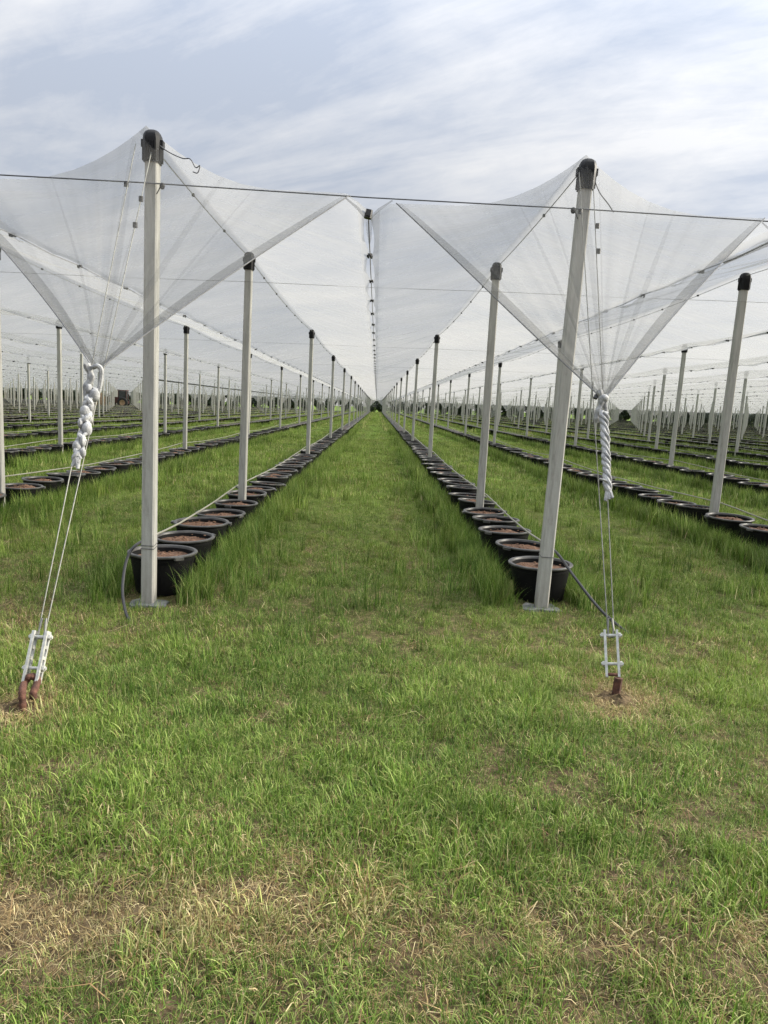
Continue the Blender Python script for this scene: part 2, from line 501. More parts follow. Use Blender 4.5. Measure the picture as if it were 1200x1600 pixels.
tag(o, 'mass of thin distant posts far back under the nets', 'posts', kind='stuff')

# ------------------------------------------------------------------ netting
def net_profile(au):
    t = np.clip(1 - au / (ROWW / 2), 0, 1)
    return VALLEY + (RIDGE + .018 - VALLEY) * t ** 1.22
def end_profile(au):
    z = CROSS + .004 + .40 * np.clip(1 - au / .98, 0, 1) ** 2.1
    drop = np.clip((au - 1.44) / .17, 0, 1)
    return z - drop * (CROSS + .004 - VALLEY)
APEX = {}
CLIPS = {}
CLIPSTEP = 1.42

def guy_line(i):
    x = row_x(i); y0 = post_y(i, 0)
    if i == -1: br = Vector((-1.735, 3.62, .285))
    else: br = Vector((1.445, 3.933, .352))
    top = Vector((x, y0 - .085, G(x) + 3.36))
    return br, top
for i in (-1, 0):
    br, top = guy_line(i)
    APEX[i] = br.lerp(top, .475 if i == -1 else .455) + Vector((0.02 if i == -1 else .015, -.02, 0))

def net_roof(i):
    """returns verts, quads, uv (one continuous sheet ridge to valleys, with the far gathered end)"""
    xc = row_x(i)
    y0, y1 = post_y(i, 0), post_y(i, NPOST - 1)
    near = -4 <= i <= 3
    if near:
        us = np.array([-1, -.985, -.955, -.9, -.8, -.68, -.55, -.43, -.32, -.22, -.14, -.075, -.035, 0, .035, .075, .14, .22, .32, .43, .55, .68, .8, .9, .955, .985, 1]) * (ROWW / 2)
        ys = list(np.arange(y0, 40, .142)); st = .2
        while ys[-1] < y1: ys.append(ys[-1] + st); st = min(st * 1.03, 1.2)
        ys[-1] = y1; ys = np.array(ys)
    else:
        us = np.array([-1, -.95, -.8, -.55, -.3, -.1, 0, .1, .3, .55, .8, .95, 1]) * (ROWW / 2)
        ys = np.concatenate([np.arange(y0, 60, .71), np.linspace(60, y1, 70)])
    U, Y = np.meshgrid(us, ys)
    A = np.abs(U)
    zr = net_profile(A)
    k = np.clip((Y - y0) / 1.7, 0, 1); k = k * k * (3 - 2 * k)
    Z = zr * k + end_profile(A) * (1 - k)
    k2 = np.clip((y1 - Y) / 1.7, 0, 1); k2 = k2 * k2 * (3 - 2 * k2)
    Z = Z * k2 + end_profile(A) * (1 - k2)
    # ridge cable sags between the posts
    py = np.array([post_y(i, n) for n in range(NPOST)])
    j = np.clip(np.searchsorted(py, Y.ravel()) - 1, 0, NPOST - 2).reshape(Y.shape)
    fr = np.clip((Y - py[j]) / (py[j + 1] - py[j]), 0, 1); ln = (py[j + 1] - py[j])
    sag = .085 * (ln / SPAN) ** 1.5 * (1 - (2 * fr - 1) ** 2) ** .8
    w = np.clip(1 - A / 1.3, 0, 1)
    Z = Z - sag * w
    # wind ripples and slack between the clips
    fc = ((Y - y0) / CLIPSTEP) % 1.0
    slack = np.sin(PI * fc)
    edge = np.clip((A - 1.05) / .55, 0, 1)
    Z = Z - .030 * slack * edge * k
    rip = (fbm(xc + U * .55, Y * 1.6, 1.0, 3) - .5) * .085 + (fbm(xc + U * .6 + 9, Y * 4.2, 1.0, 2) - .5) * .035
    Z = Z + rip * np.clip(A / .3, 0, 1) * k * k2
    gap = np.where(A > 1.55, np.sign(U) * (-.012 - .030 * slack), 0) if near else np.where(A > 1.55, np.sign(U) * -.01, 0)
    X = xc + U + gap
    V = np.stack([X, Y, Z + G(X)], -1).reshape(-1, 3)
    UV = np.stack([U, Y], -1).reshape(-1, 2)
    a, c = U.shape
    idx = np.arange(a * c).reshape(a, c)
    q = np.stack([idx[:-1, :-1], idx[:-1, 1:], idx[1:, 1:], idx[1:, :-1]], -1).reshape(-1)
    return V, q, UV

def flap_grid(i, sgn, yb, apex, nu=61, nv=26):
    """the sheet from the end profile to the gathered point"""
    xc = row_x(i)
    um = 1.47 if i == -1 else 1.405
    us = np.linspace(-um, um, nu); vs = np.linspace(0, 1, nv)
    U, Vv = np.meshgrid(us, vs)
    A = np.abs(U)
    sx = xc + U; sz = end_profile(A) + G(sx)
    t = Vv
    ax = apex.x + U * .028; az = apex.z + .02 * A
    X = sx + (ax - sx) * t; Z = sz + (az - sz) * t; Yc = yb + (apex.y - yb) * t
    bow = np.sin(PI * t)
    X = X - U * .050 * bow                              # edges pulled in
    Z = Z - .05 * bow * np.clip(A / 1.3, 0, 1)
    fold = (vnoise(U * 3.1 + i * 7, t * .4, 1.0) - .5) * .16 + (vnoise(U * 9.0 + 3 * i, t * .5, 1.0) - .5) * .07
    Yc = Yc + sgn * fold * bow * .9
    Pn = np.stack([X, Yc, Z], -1)
    q = []
    a, c = U.shape
    idx = np.arange(a * c).reshape(a, c)
    q = np.stack([idx[:-1, :-1], idx[:-1, 1:], idx[1:, 1:], idx[1:, :-1]], -1).reshape(-1)
    return Pn, q, np.stack([U, Vv], -1)

def strip(P0, P1, off, name, parent, mat=None):
    n = len(P0)
    V = np.concatenate([P0, P1]) + np.array(off)
    q = []
    for k in range(n - 1): q += [k, k + 1, n + k + 1, n + k]
    uv = np.concatenate([np.stack([np.zeros(n), np.linspace(0, 1, n)], -1), np.stack([np.full(n, .06), np.linspace(0, 1, n)], -1)])
    o = bpy.data.objects.new(name, fast_mesh(name, V, q, 4, mat or M['hem'], uv)); COL.objects.link(o); o.parent = parent
    return o

for i in range(IMIN, IMAX + 1):
    xc = row_x(i); y0 = post_y(i, 0)
    V, q, UV = net_roof(i)
    # far gathered end
    fa = Vector((xc, YEND + .85, G(xc) + 1.55))
    Pn, q2, uv2 = flap_grid(i, -1, post_y(i, NPOST - 1), fa, 15, 6)
    q2 = q2 + len(V)
    uvf = np.stack([uv2[..., 0] * 1.0, uv2[..., 1] + YEND], -1).reshape(-1, 2)
    V2 = np.concatenate([V, Pn.reshape(-1, 3)]); UV2 = np.concatenate([UV, uvf]); Q2 = np.concatenate([q, q2])
    if i in (-1, 0):
        r = empty('netting_strip', (0, 0, 0))
        o = bpy.data.objects.new('roof_sheet', fast_mesh('roof_sheet', V2, Q2, 4, M['net'], UV2)); COL.objects.link(o); o.parent = r
        Pn, q3, uv3 = flap_grid(i, 1, y0, APEX[i])
        o = bpy.data.objects.new('end_flap', fast_mesh('end_flap', Pn.reshape(-1, 3), q3, 4, M['flap'], uv3.reshape(-1, 2))); COL.objects.link(o); o.parent = r
        for s, c in ((1, 0), (-1, Pn.shape[1] - 1)):
            e0 = Pn[:, c]
            tt = np.linspace(0, 1, len(e0))[:, None]
            wd = (.02 + .075 * np.sin(PI * np.clip(tt * .85 + .1, 0, 1)))
            inner = e0 + s * wd * np.array([[1, 0, 0]])
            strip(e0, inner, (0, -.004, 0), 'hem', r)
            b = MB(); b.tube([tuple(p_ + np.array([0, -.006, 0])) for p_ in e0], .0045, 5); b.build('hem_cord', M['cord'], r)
        # pleats that gather along the guy, and a few radiating folds
        mid = Pn.shape[1] // 2
        for (du, w0, w1) in ((-2, .030, .055), (2, .008, .012)) + (((-11, .012, .03), (-7, .01, .02), (11, .010, .02), (15, .02, .04)) if i == 0 else ((11, .03, .05), (16, .012, .02), (-14, .012, .02))):
            e0 = Pn[:, mid + du]
            tt = np.linspace(0, 1, len(e0))[:, None]
            wd = w0 + (w1 - w0) * np.sin(PI * tt)
            e1 = e0 + np.array([[1, 0, 0]]) * wd
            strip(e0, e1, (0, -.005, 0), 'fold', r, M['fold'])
        side = 'left' if i < 0 else 'right'
        tag(r, 'white netting over the row just %s of the lane, end gathered to a point' % side, 'netting', 'strips of white netting over the rows')
        # small tongue of net between the flap's edge, the cross cable and the first clip
        o = None
    else:
        o = bpy.data.objects.new('netting_strip', fast_mesh('netting_strip', V2, Q2, 4, M['net'], UV2)); COL.objects.link(o)
        k = -i if i < 0 else i + 1
        if k <= 6: lab = 'white netting strip roofing the ' + row_name(i)
        else: lab = 'one of the thin white netting bands towards the far %s horizon' % ('left' if i < 0 else 'right')
        tag(o, lab, 'netting', 'strips of white netting over the rows' if k <= 6 else 'distant netting bands on the %s' % ('left' if i < 0 else 'right'))

# ------------------------------------------------------------------ seams: cord and clips joining neighbouring nets in the valleys
cb = MB()
cb.box((-.016, 0, 0), (.013, .06, .034), bev=.005); cb.box((.016, 0, 0), (.013, .06, .034), bev=.005); cb.box((0, -.016, .003), (.024, .016, .022))
CLIP = cb.mesh('clip', M['clip'])
cb = MB(); cb.box((0, 0, 0), (.055, .05, .060), bev=.01); cb.box((0, -.03, 0), (.038, .012, .04))
CLIP0 = cb.mesh('clip', M['clip'])
def valley_name(j):
    # valley j lies between rows j-1 and j
    if j == 0: return 'seam straight above the central lane'
    return '%s seam %s of the lane' % (ordinal(abs(j)), 'right' if j > 0 else 'left')
for j in range(IMIN + 1, IMAX + 1):
    x = row_x(j) - ROWW / 2
    y0 = (post_y(j - 1, 0) + post_y(j, 0)) / 2
    zv = G(x) + VALLEY
    ys = np.arange(y0, YEND, CLIPSTEP)
    near = abs(j) <= 4
    if near:
        r = empty('net_seam', (x, y0, zv))
        b = MB()
        pts = []
        for k, y in enumerate(ys[:-1]):
            pts.append((0, y - y0, 0)); pts.append((0, y - y0 + CLIPSTEP * .5, -.018))
        b.tube(pts, .005, 5)
        b.build('cord', M['cord'], r)
        for k, y in enumerate(ys[:96]):
            c = link('clip', CLIP0 if k == 0 else CLIP, r)
            c.location = (random.uniform(-.006, .006), y - y0 + (.02 if k == 0 else random.uniform(-.05, .05)), -.008 if k else -.005)
            c.rotation_euler = (random.uniform(-.2, .2), random.uniform(-.25, .25), random.uniform(-.3, .3))
        if len(ys) > 96:
            pass
        # doubled selvedges meeting at the cord near the end
        for s in (-1, 1):
            n = 9
            P0 = np.array([(s * .004, .02 + .11 * k, -.012) for k in range(n)])
            P1 = np.array([(s * (.034 - .02 * k / n), .02 + .11 * k, .03 + .01 * math.sin(k)) for k in range(n)])
            strip(P0, P1, (0, 0, -.02), 'selvedge', r)
        if j in (0, 1, -1):
            # the two short tongues of net up to the cross cable
            for s in (-1, 1):
                P0 = np.array([(s * .02, .0, -.02), (s * .07, -.01, .03), (s * .17, -.015, CROSS - VALLEY - .006)])
                P1 = np.array([(s * .022, .0, -.05), (s * .078, -.01, .008), (s * .18, -.015, CROSS - VALLEY - .012)])
                strip(P0, P1, (0, -.008, 0), 'net_tongue', r)
    else:
        b = MB()
        pts = [(x, y, zv - .01) for y in (y0, YEND)]
        b.tube(pts, .006, 4)
        for y in ys:
            if y > 130: break
            b.box((x, y, zv - .01), (.06, .07, .05))
        r = b.build('net_seam', M['clip'], smooth=False)
    k = abs(j)
    sd = 'left' if j < 0 else 'right'
    if k <= 6: tag(r, 'dark cord with black clips joining nets, ' + valley_name(j), 'net seam', 'clipped seams between the nets')
    else: tag(r, 'thin dotted seam of clips among the far net bands on the %s' % sd, 'net seam', 'far seams on the %s' % sd)

# ------------------------------------------------------------------ cross cables and ridge cables
for n in range(NPOST):
    b = MB()
    pts = []
    lo, hi = max(IMIN, int((-0.62 * post_y(-1, n) - 6) / ROWW)), min(IMAX, int((0.62 * post_y(0, n) + 6) / ROWW))
    for i in range(lo, hi + 1):
        x = row_x(i); y = post_y(i, n) - .06
        pts.append((x - ROWW / 2, (y if i == lo else (y + post_y(i - 1, n) - .06) / 2) - .01, G(x - ROWW / 2) + CROSS - .012))
        pts.append((x, y, G(x) + CROSS))
    b.tube(pts, 0.0048 if n == 0 else .0024, 6)
    o = b.build('cross_cable', M['cable'] if n == 0 else M['wire'])
    if n == 0: lab = 'taut dark cable across the near end of the netting'
    else: lab = 'thin cable across all rows under the netting, at the %s post line' % ordinal(n + 1)
    tag(o, lab, 'cable', 'cables across the rows')
for i in range(-7, 7):
    b = MB()
    x = row_x(i); pts = []
    for n in range(min(NPOST - 1, 12)):
        ya, yb = post_y(i, n), post_y(i, n + 1)
        d = .085 * ((yb - ya) / SPAN) ** 1.5
        for k in range(6):
            t = k / 6
            pts.append((x, ya + (yb - ya) * t, G(x) + RIDGE - .045 - d * (1 - (2 * t - 1) ** 2)))
    b.tube(pts, .004, 5)
    r = b.build('ridge_cable', M['wire'])
    if -3 <= i <= 2:
        for n in range(4):
            ya, yb = post_y(i, n), post_y(i, n + 1)
            d = .085 * ((yb - ya) / SPAN) ** 1.5
            for k in range(1, int((yb - ya) / 1.3)):
                t = k * 1.3 / (yb - ya)
                cb = MB(); cb.box((x, ya + (yb - ya) * t, G(x) + RIDGE - .045 - d * (1 - (2 * t - 1) ** 2)), (.022, .04, .022), bev=.004)
                cb.build('clip', M['clip'], r)
    tag(r, 'ridge cable over the post tops of the ' + row_name(i), 'cable', 'ridge cables along the rows')

# ------------------------------------------------------------------ guys, ground anchors, gathered net tails
def bend(pts, m=8):
    """Catmull-Rom through points"""
    pts = [Vector(p) for p in pts]
    P_ = [pts[0] * 2 - pts[1]] + pts + [pts[-1] * 2 - pts[-2]]
    out = []
    for k in range(1, len(P_) - 2):
        for s in range(m):
            t = s / m
            a, b_, c, d = P_[k - 1], P_[k], P_[k + 1], P_[k + 2]
            out.append(.5 * ((2 * b_) + (c - a) * t + (2 * a - 5 * b_ + 4 * c - d) * t * t + (3 * b_ - a - 3 * c + d) * t ** 3))
    out.append(pts[-1]); return out

for i in (-1, 0):
    side = 'left' if i < 0 else 'right'
    br, top = guy_line(i)
    ax, ay = (-1.752, 3.42) if i < 0 else (1.468, 3.77)
    ag = Vector((ax, ay, float(ground_z(ax, ay))))
    # --- guy wires
    r = empty('guy_wire', top)
    for s in (-1, 1):
        b = MB()
        p0 = br + Vector((s * .018, 0, .0)); p1 = top + Vector((s * .055, .03, .02 if s < 0 else -.03))
        b.tube([p0 - top, (p0.lerp(p1, .5) - top) + Vector((0, 0, -.008)), p1 - top], .0034, 6)
        b.build('wire', M['wire'], r)
    b = MB()
    for t, s in ((.80, 1), (.865, 1), (.9, -1)):
        p = br.lerp(top + Vector((s * .055, .03, 0)), t) - top
        b.box(p + Vector((s * .012, -.008, 0)), (.03, .02, .034), bev=.006)
    b.build('wire_clamp', M['clip'], r)
    b = MB()
    s = 1 if i < 0 else 1
    if i < 0:
        b.tube(bend([(.06, .05, .06), (.16, .05, -.01), (.27, .04, -.055), (.33, .03, -.06), (.37, .03, -.115), (.40, .03, -.10), (.385, .03, -.15), (.35, .03, -.145)]), .004, 5)
    else:
        b.tube(bend([(.07, .05, -.02), (.12, .05, -.11), (.19, .04, -.19), (.235, .04, -.245)]), .004, 5)
    b.build('loose_wire_end', M['cable'], r)
    tag(r, 'pair of thin guy wires from the %s end post top down to its anchor' % side, 'guy wire', 'guy wires of the end posts')
    # --- bracket of two flat bars with bolts
    d = (top - br).normalized()
    low = br - d * .245
    xv = Vector((1, 0, 0)); yv = d.cross(xv).normalized(); xv = yv.cross(d).normalized()
    R = Matrix((xv, yv, d)).transposed()
    if i == 0: R = R @ Matrix.Rotation(-.35, 3, 'Z')
    r = empty('wire_tensioner', low)
    for s in (-1, 1):
        b = MB()
        # flat bar with a row of holes: two rails and rungs
        for e in (-1, 1):
            b.box(R @ Vector((s * .034, e * .019, .135)), (.014, .015, .27), R)
        for zz in (.006, .062, .075, .128, .185, .24, .262):
            b.box(R @ Vector((s * .034, 0, zz)), (.0134, .028, .018), R)
        b.build('side_bar', M['steel'], r, smooth=False)
    for zz in (.075, .24):
        b = MB()
        b.tube([R @ Vector((-.062, 0, zz)), R @ Vector((.062, 0, zz))], .009, 8)
        for s in (-1, 1):
            b.tube([R @ Vector((s * .042, 0, zz)), R @ Vector((s * .055, 0, zz))], .016, 6)
        b.build('bolt', M['steel'], r, smooth=False)
    b = MB()
    b.tube([R @ Vector((-.010, -.004, .34)), R @ Vector((-.016, 0, .27)), R @ Vector((-.012, 0, .228)), R @ Vector((.012, 0, .228)), R @ Vector((.016, 0, .27)), R @ Vector((.010, -.004, .34))], .006, 6)
    b.build('wire_loop', M['wire'], r)
    tag(r, 'galvanised tensioner of two bolted slotted bars on the %s guy wires' % side, 'tensioner', 'tensioners at the ground anchors')
    # --- rusty anchor
    lp = low - ag
    r = empty('ground_anchor', ag)
    b = MB()
    if i < 0:
        b.tube(bend([(.035, -.045, -.06), (.033, -.04, .04), (.022, -.02, .10), lp + Vector((-.030, -.012, .0)), lp + Vector((-.004, 0, .034)), lp + Vector((.030, .005, .012)), (.062, .015, .085), (.058, .02, .055)]),
               [.0185 + .0015 * math.sin(q * 1.7) for q in range(57)], 9)
    else:
        b.box((lp.x * .5, lp.y * .5 - .01, lp.z * .5 - .02), (.046, .034, lp.z + .06), Matrix.Rotation(.08, 3, 'Y'), bev=.012)
        b.tube([lp + Vector((-.036, -.0, .015)), lp + Vector((.036, 0, .015))], .010, 8)
    b.build('rusty_rod', M['rust'], r)
    b = MB()
    b.lathe([(.15, -.03), (.12, .0), (.09, .012), (.05, .018), (0.001, .022)], n=22, jit=.012)
    b.build('earth_mound', M['ground'], r)
    tag(r, ('rusty bent iron hook in the soil at lower left' if i < 0 else 'rusty upright iron bar in the soil at lower right'), 'anchor', 'ground anchors of the guys')
    # --- gathered, knotted tail of net
    a = APEX[i]
    r = empty('net_tail', a)
    gd = (br - top).normalized()
    length = .53 if i < 0 else .54
    b = MB()
    if i < 0:
        # knotted chain of lobes hanging along the guy
        k = 13
        for t in range(k):
            f = t / (k - 1)
            c = gd * (.14 + length * f * .86) + Vector(((.017 + .006 * math.sin(t * 1.3)) * (1 if t % 2 else -1), -.028 + .006 * math.sin(t * 2.7), 0))
            b.ball(c, .026 + .006 * math.sin(t * 2.1), 10, 7, sq=(.85 + .2 * math.sin(t * 1.9), .9, 1.3 + .25 * math.sin(t * 3.1)))
        for s in (-1, 1):
            pts = [gd * (.13 + length * .88 * q / 40) + Vector((s * .020 * math.cos(q * .62 + .3 * math.sin(q * .21)), -.028 + .015 * math.sin(q * .62), 0)) for q in range(41)]
            b.tube(pts, [.013 + .004 * math.sin(q * .9 + s) for q in range(41)], 8)
        e = gd * (.14 + length * .86)
        b.tube([e + Vector((0, -.03, 0)), e + gd * .05 + Vector((-.022, -.03, 0))], [.022, .009], 7)
        b.tube([e + Vector((0, -.03, 0)), e + gd * .065 + Vector((.014, -.03, 0))], [.022, .009], 7)
        b.build('knotted_net', M['rope'], r)
        b = MB()
        b.tube(bend([(-.06, -.02, .03), (-.035, -.02, -.05), (-.06, -.03, -.12), (-.045, -.03, -.20)]), [.022 + .003 * math.sin(q) for q in range(25)], 8)
        b.tube(bend([(-.02, -.03, .01), (.015, -.04, .020), (.036, -.04, 0), (.034, -.04, -.06), (.02, -.04, -.13), (-.015, -.04, -.20)]), .0145, 8)
        b.build('net_loop', M['rope'], r)
    else:
        for s in range(3):
            pts = []
            for q in range(60):
                f = q / 59
                ph = q * .40 + .35 * math.sin(q * .17) + s * 2 * PI / 3
                rad = (.017 + .003 * math.sin(f * 23)) * (1 - .2 * f)
                c = gd * (.10 + length * f) + Vector((rad * math.cos(ph), -.030 + rad * math.sin(ph), 0))
                pts.append(c)
            b.tube(pts, [.0165 * (.85 + .3 * math.sin(q * .37 + s * 2.1)) for q in range(60)], 8)
        e = gd * (.10 + length)
        for s in (-1, 0, 1):
            b.tube([e + Vector((0, -.03, 0)), e + gd * .06 + Vector((s * .022, -.03, .01 * s))], [.02, .010], 7)
        b.tube([e + Vector((-.02, -.03, .06)), e + Vector((-.065, -.03, .07))], [.012, .005], 6)
        b.build('braided_net', M['rope'], r)
        b = MB()
        b.tube(bend([(-.03, -.02, .05), (-.01, -.03, -.02), (-.03, -.03, -.10), (-.03, -.03, -.16)]), [.020 + .003 * math.sin(q) for q in range(25)], 8)
        b.tube(bend([(.03, -.02, .03), (.015, -.03, -.04), (.03, -.03, -.10), (.01, -.03, -.17)]), .013, 8)
        b.ball((0, -.03, .0), .030, 10, 7, sq=(1.2, .9, .9))
        b.build('net_loop', M['rope'], r)
    b = MB()
    b.tube([(-.040, -.01, .02), (-.052, -.02, -.005)], .014, 6)
    b.build('tie', M['clip'], r)
    tag(r, ('white knotted tail of net bunched along the left guy wires' if i < 0 else 'white braided tail of net hanging along the right guy wires'), 'net tail', 'gathered net tails')

# ------------------------------------------------------------------ pots
def pot_parts(n=36):
    b = MB()
    b.lathe([(.0, .0), (.195, .0), (.200, .012), (.238, .262), (.242, .265), (.243, .300)], n=n)
    b.lathe([(.232, .300), (.226, .262), (.205, .06)], n=n)
    rm = MB()
    rm.lathe([(.243, .298), (.258, .299), (.264, .304), (.265, .314), (.260, .320), (.240, .320), (.234, .314), (.232, .296)], n=n)
    for s in (-1, 1):
        rm.box((s * .272, 0, .302), (.030, .075, .022), bev=.006)
    return b, rm
def soil_mesh(seed, n=20, rings=7, lumps=14):
    random.seed(seed)
    b = MB()
    vs = [(0, 0, .29 + random.uniform(-.01, .03))]; fs = []
    cx, cy, ch = random.uniform(-.1, .1), random.uniform(-.1, .1), random.uniform(.01, .055)
    for k in range(1, rings + 1):
        r = .228 * k / rings
        for j in range(n):
            q = 2 * PI * j / n
            x, y = r * math.cos(q), r * math.sin(q)
            z = .280 + ch * math.exp(-((x - cx) ** 2 + (y - cy) ** 2) / .012) + random.uniform(-.009, .009) - .012 * k / rings
            vs.append((x, y, z))
    for j in range(n): fs.append((0, 1 + j, 1 + (j + 1) % n))
    for k in range(rings - 1):
        for j in range(n):
            a0 = 1 + k * n
            fs.append((a0 + j, a0 + n + j, a0 + n + (j + 1) % n, a0 + (j + 1) % n))
    b.add(vs, fs)
    for k in range(lumps):
        q, r = random.uniform(0, 2 * PI), .20 * math.sqrt(random.random())
        b.ball((r * math.cos(q), r * math.sin(q), .280 + random.uniform(0, .025)), random.uniform(.004, .011), 6, 4, sq=(1.3, 1, .6))
    return b.mesh('substrate', M['soil'], smooth=True, angle=30)
pb, prm = pot_parts()
POT_B = pb.mesh('pot_body', M['pot']); POT_R = prm.mesh('rim', M['rim'])
SOILS = [soil_mesh(s) for s in range(6)]
random.seed(5)
def small_pot(n=18):
    b = MB()
    b.mi = 0
    b.lathe([(.20, 0), (.240, .268), (.245, .300)], n=n)
    b.lathe([(.232, .315), (.226, .268)], n=n)
    b.mi = 1
    b.lathe([(.245, .298), (.264, .303), (.262, .318), (.240, .320), (.232, .312)], n=n)
    b.mi = 2
    b.lathe([(.228, .255), (.15, .268), (.06, .272), (.001, .278)], n=n, jit=.008)
    return b.mesh('plant_pot', [M['pot'], M['rim'], M['soil']])
POT_S = [small_pot() for _ in range(4)]

def pot_ys(i):
    out = []
    y = post_y(i, 0) + .50
    for n in range(NPOST - 1):
        a, c = post_y(i, n), post_y(i, n + 1)
        if n == 0:
            k = 5; base = a + .37; st = (c - base - .48) / (k - 1)
        else:
            k = 12; st = (c - a - 1.0) / (k - 1); base = a + .50
        for q in range(k): out.append(base + st * q + random.uniform(-.025, .025))
    return out
pots = []
for i in range(IMIN, IMAX + 1):
    for y in pot_ys(i):
        x = row_x(i) + (random.uniform(-.035, .035) if y > post_y(i, 0) + .8 else .03)
        p = px((x, y, G(x) + .3))
        if p is None or not (-330 < p[0] < 1530): continue
        dist = (Vector((x, y, G(x))) - CAM).length
        pots.append((dist, i, x, y, (-8 < p[0] < 1208)))
pots.sort()
vis = [p for p in pots if p[4]]
solo_p = vis[:298]
sset = {(p[1], p[3]) for p in solo_p}
vorder = {}
for p in sorted(vis, key=lambda p: p[3]): vorder.setdefault(p[1], []).append(p[3])
for k, (d, i, x, y, _) in enumerate(solo_p):
    o_ = vorder[i].index(y) + 1
    loc = (x, y, float(ground_z(x, y)) + .005)
    rz = random.uniform(0, 6.28)
    if k < 130:
        r = empty('plant_pot', loc, rz)
        link('pot_body', POT_B, r); link('rim', POT_R, r); link('substrate', SOILS[k % 6], r)
    else:
        r = link('plant_pot', POT_S[k % 4]); r.location = loc; r.rotation_euler = (0, 0, rz)
    q_ = random.uniform(1.03, 1.10); r.scale = (q_, q_ * random.uniform(.97, 1.03), random.uniform(.94, 1.08))
    r.rotation_euler[0] = random.uniform(-.045, .045); r.rotation_euler[1] = random.uniform(-.045, .045)
    lab = 'black round pot of brown soil, %s along the %s' % (ordinal(o_), row_name(i))
    tag(r, lab, 'pot', 'black pots standing along the rows')
# the far pots as one mass
pr0 = [(.20, 0, 0), (.245, .29, 0), (.268, .296, 1), (.262, .322, 1), (.232, .312, 2), (.0, .27, 2)]
vv = []; ff = []; mi = []
for (d, i, x, y, inv) in pots:
    if (i, y) in sset: continue
    if not inv and d < 8: continue
    n = 10 if d < 60 else 6
    base = len(vv); z = G(x); ph = random.random()
    for (r, h, _) in pr0:
        for j in range(n):
            q = 2 * PI * (j + ph) / n
            vv.append((x + r * math.cos(q), y + r * math.sin(q), z + h))
    for k in range(5):
        for j in range(n):
            ff += [base + k * n + j, base + k * n + (j + 1) % n, base + (k + 1) * n + (j + 1) % n, base + (k + 1) * n + j]
            mi.append([0, 1, 1, 1, 2][k])
me = fast_mesh('distant_pots', np.array(vv), np.array(ff), 4, [M['pot'], M['rim'], M['soil']], smooth=False)
if len(me.polygons) == len(mi): me.polygons.foreach_set('material_index', mi)
o = bpy.data.objects.new('distant_pots', me); COL.objects.link(o)
tag(o, 'long dark lines of distant black pots running to the horizon', 'pots', kind='stuff')

# ------------------------------------------------------------------ drip hoses along the rows
for i in range(-14, 13):
    x = row_x(i); s = -1 if i < 0 else 1
    y0 = post_y(i, 0)
    pts = []
    for n in range(min(NPOST - 1, 16)):
        a, c = post_y(i, n), post_y(i, n + 1)
        for k in range(8):
            t = k / 8
            pts.append((x + s * (.085 + .06 * math.sin(PI * t)), a + (c - a) * t, G(x) + .47 - .09 * math.sin(PI * t) + random.uniform(-.006, .006)))
    if i in (-1, 0):
        r = empty('drip_hose', (0, 0, 0))
        b = MB(); b.tube(pts[1:], .009, 7); b.build('hose_run', M['hose'], r)
        b = MB()
        p1 = Vector(pts[1])
        if i < 0:
            b.tube(bend([p1, (x - .085, y0 + .03, G(x) + .45), (x - .105, y0 - .10, G(x) + .36), (x - .085, y0 - .24, G(x) + .18), (x - .02, y0 - .36, G(x) + .04), (x + .05, y0 - .44, G(x) - .02)]), .0115, 8)
        else:
            b.tube(bend([p1, (x + .10, y0 + .1, G(x) + .44), (x + .18, y0 - .15, G(x) + .31), (x + .33, y0 - .42, G(x) + .12), (x + .50, y0 - .68, G(x) + .0)]), .0115, 8)
        b.build('hose_end', M['blackhose'], r)
        tag(r, ('drip hose on the row just left of the lane, looping black to the ground' if i < 0 else 'drip hose on the row just right of the lane, running black into the grass'), 'hose', 'drip hoses along the pot rows')
    else:
        b = MB(); b.tube(pts, .009, 6)
        r = b.build('drip_hose', M['hose'])
        tag(r, 'thin pale drip hose strung along the ' + row_name(i), 'hose', 'drip hoses along the pot rows')
# dark pipe hung below the nets on the left
b = MB(); x = row_x(-5) + ROWW / 2 - .2
b.tube([(x, 41, G(x) + 2.72), (x, 60, G(x) + 2.68), (x, 85, G(x) + 2.72), (x, 120, G(x) + 2.72)], .05, 8)
for y in (41, 60, 85, 120): b.tube([(x, y, G(x) + 2.74), (x + .2, y, G(x) + VALLEY)], .008, 5)
tag(b.build('hanging_pipe', M['blackhose']), 'dark pipe slung under the nets left of the lane', 'pipe')

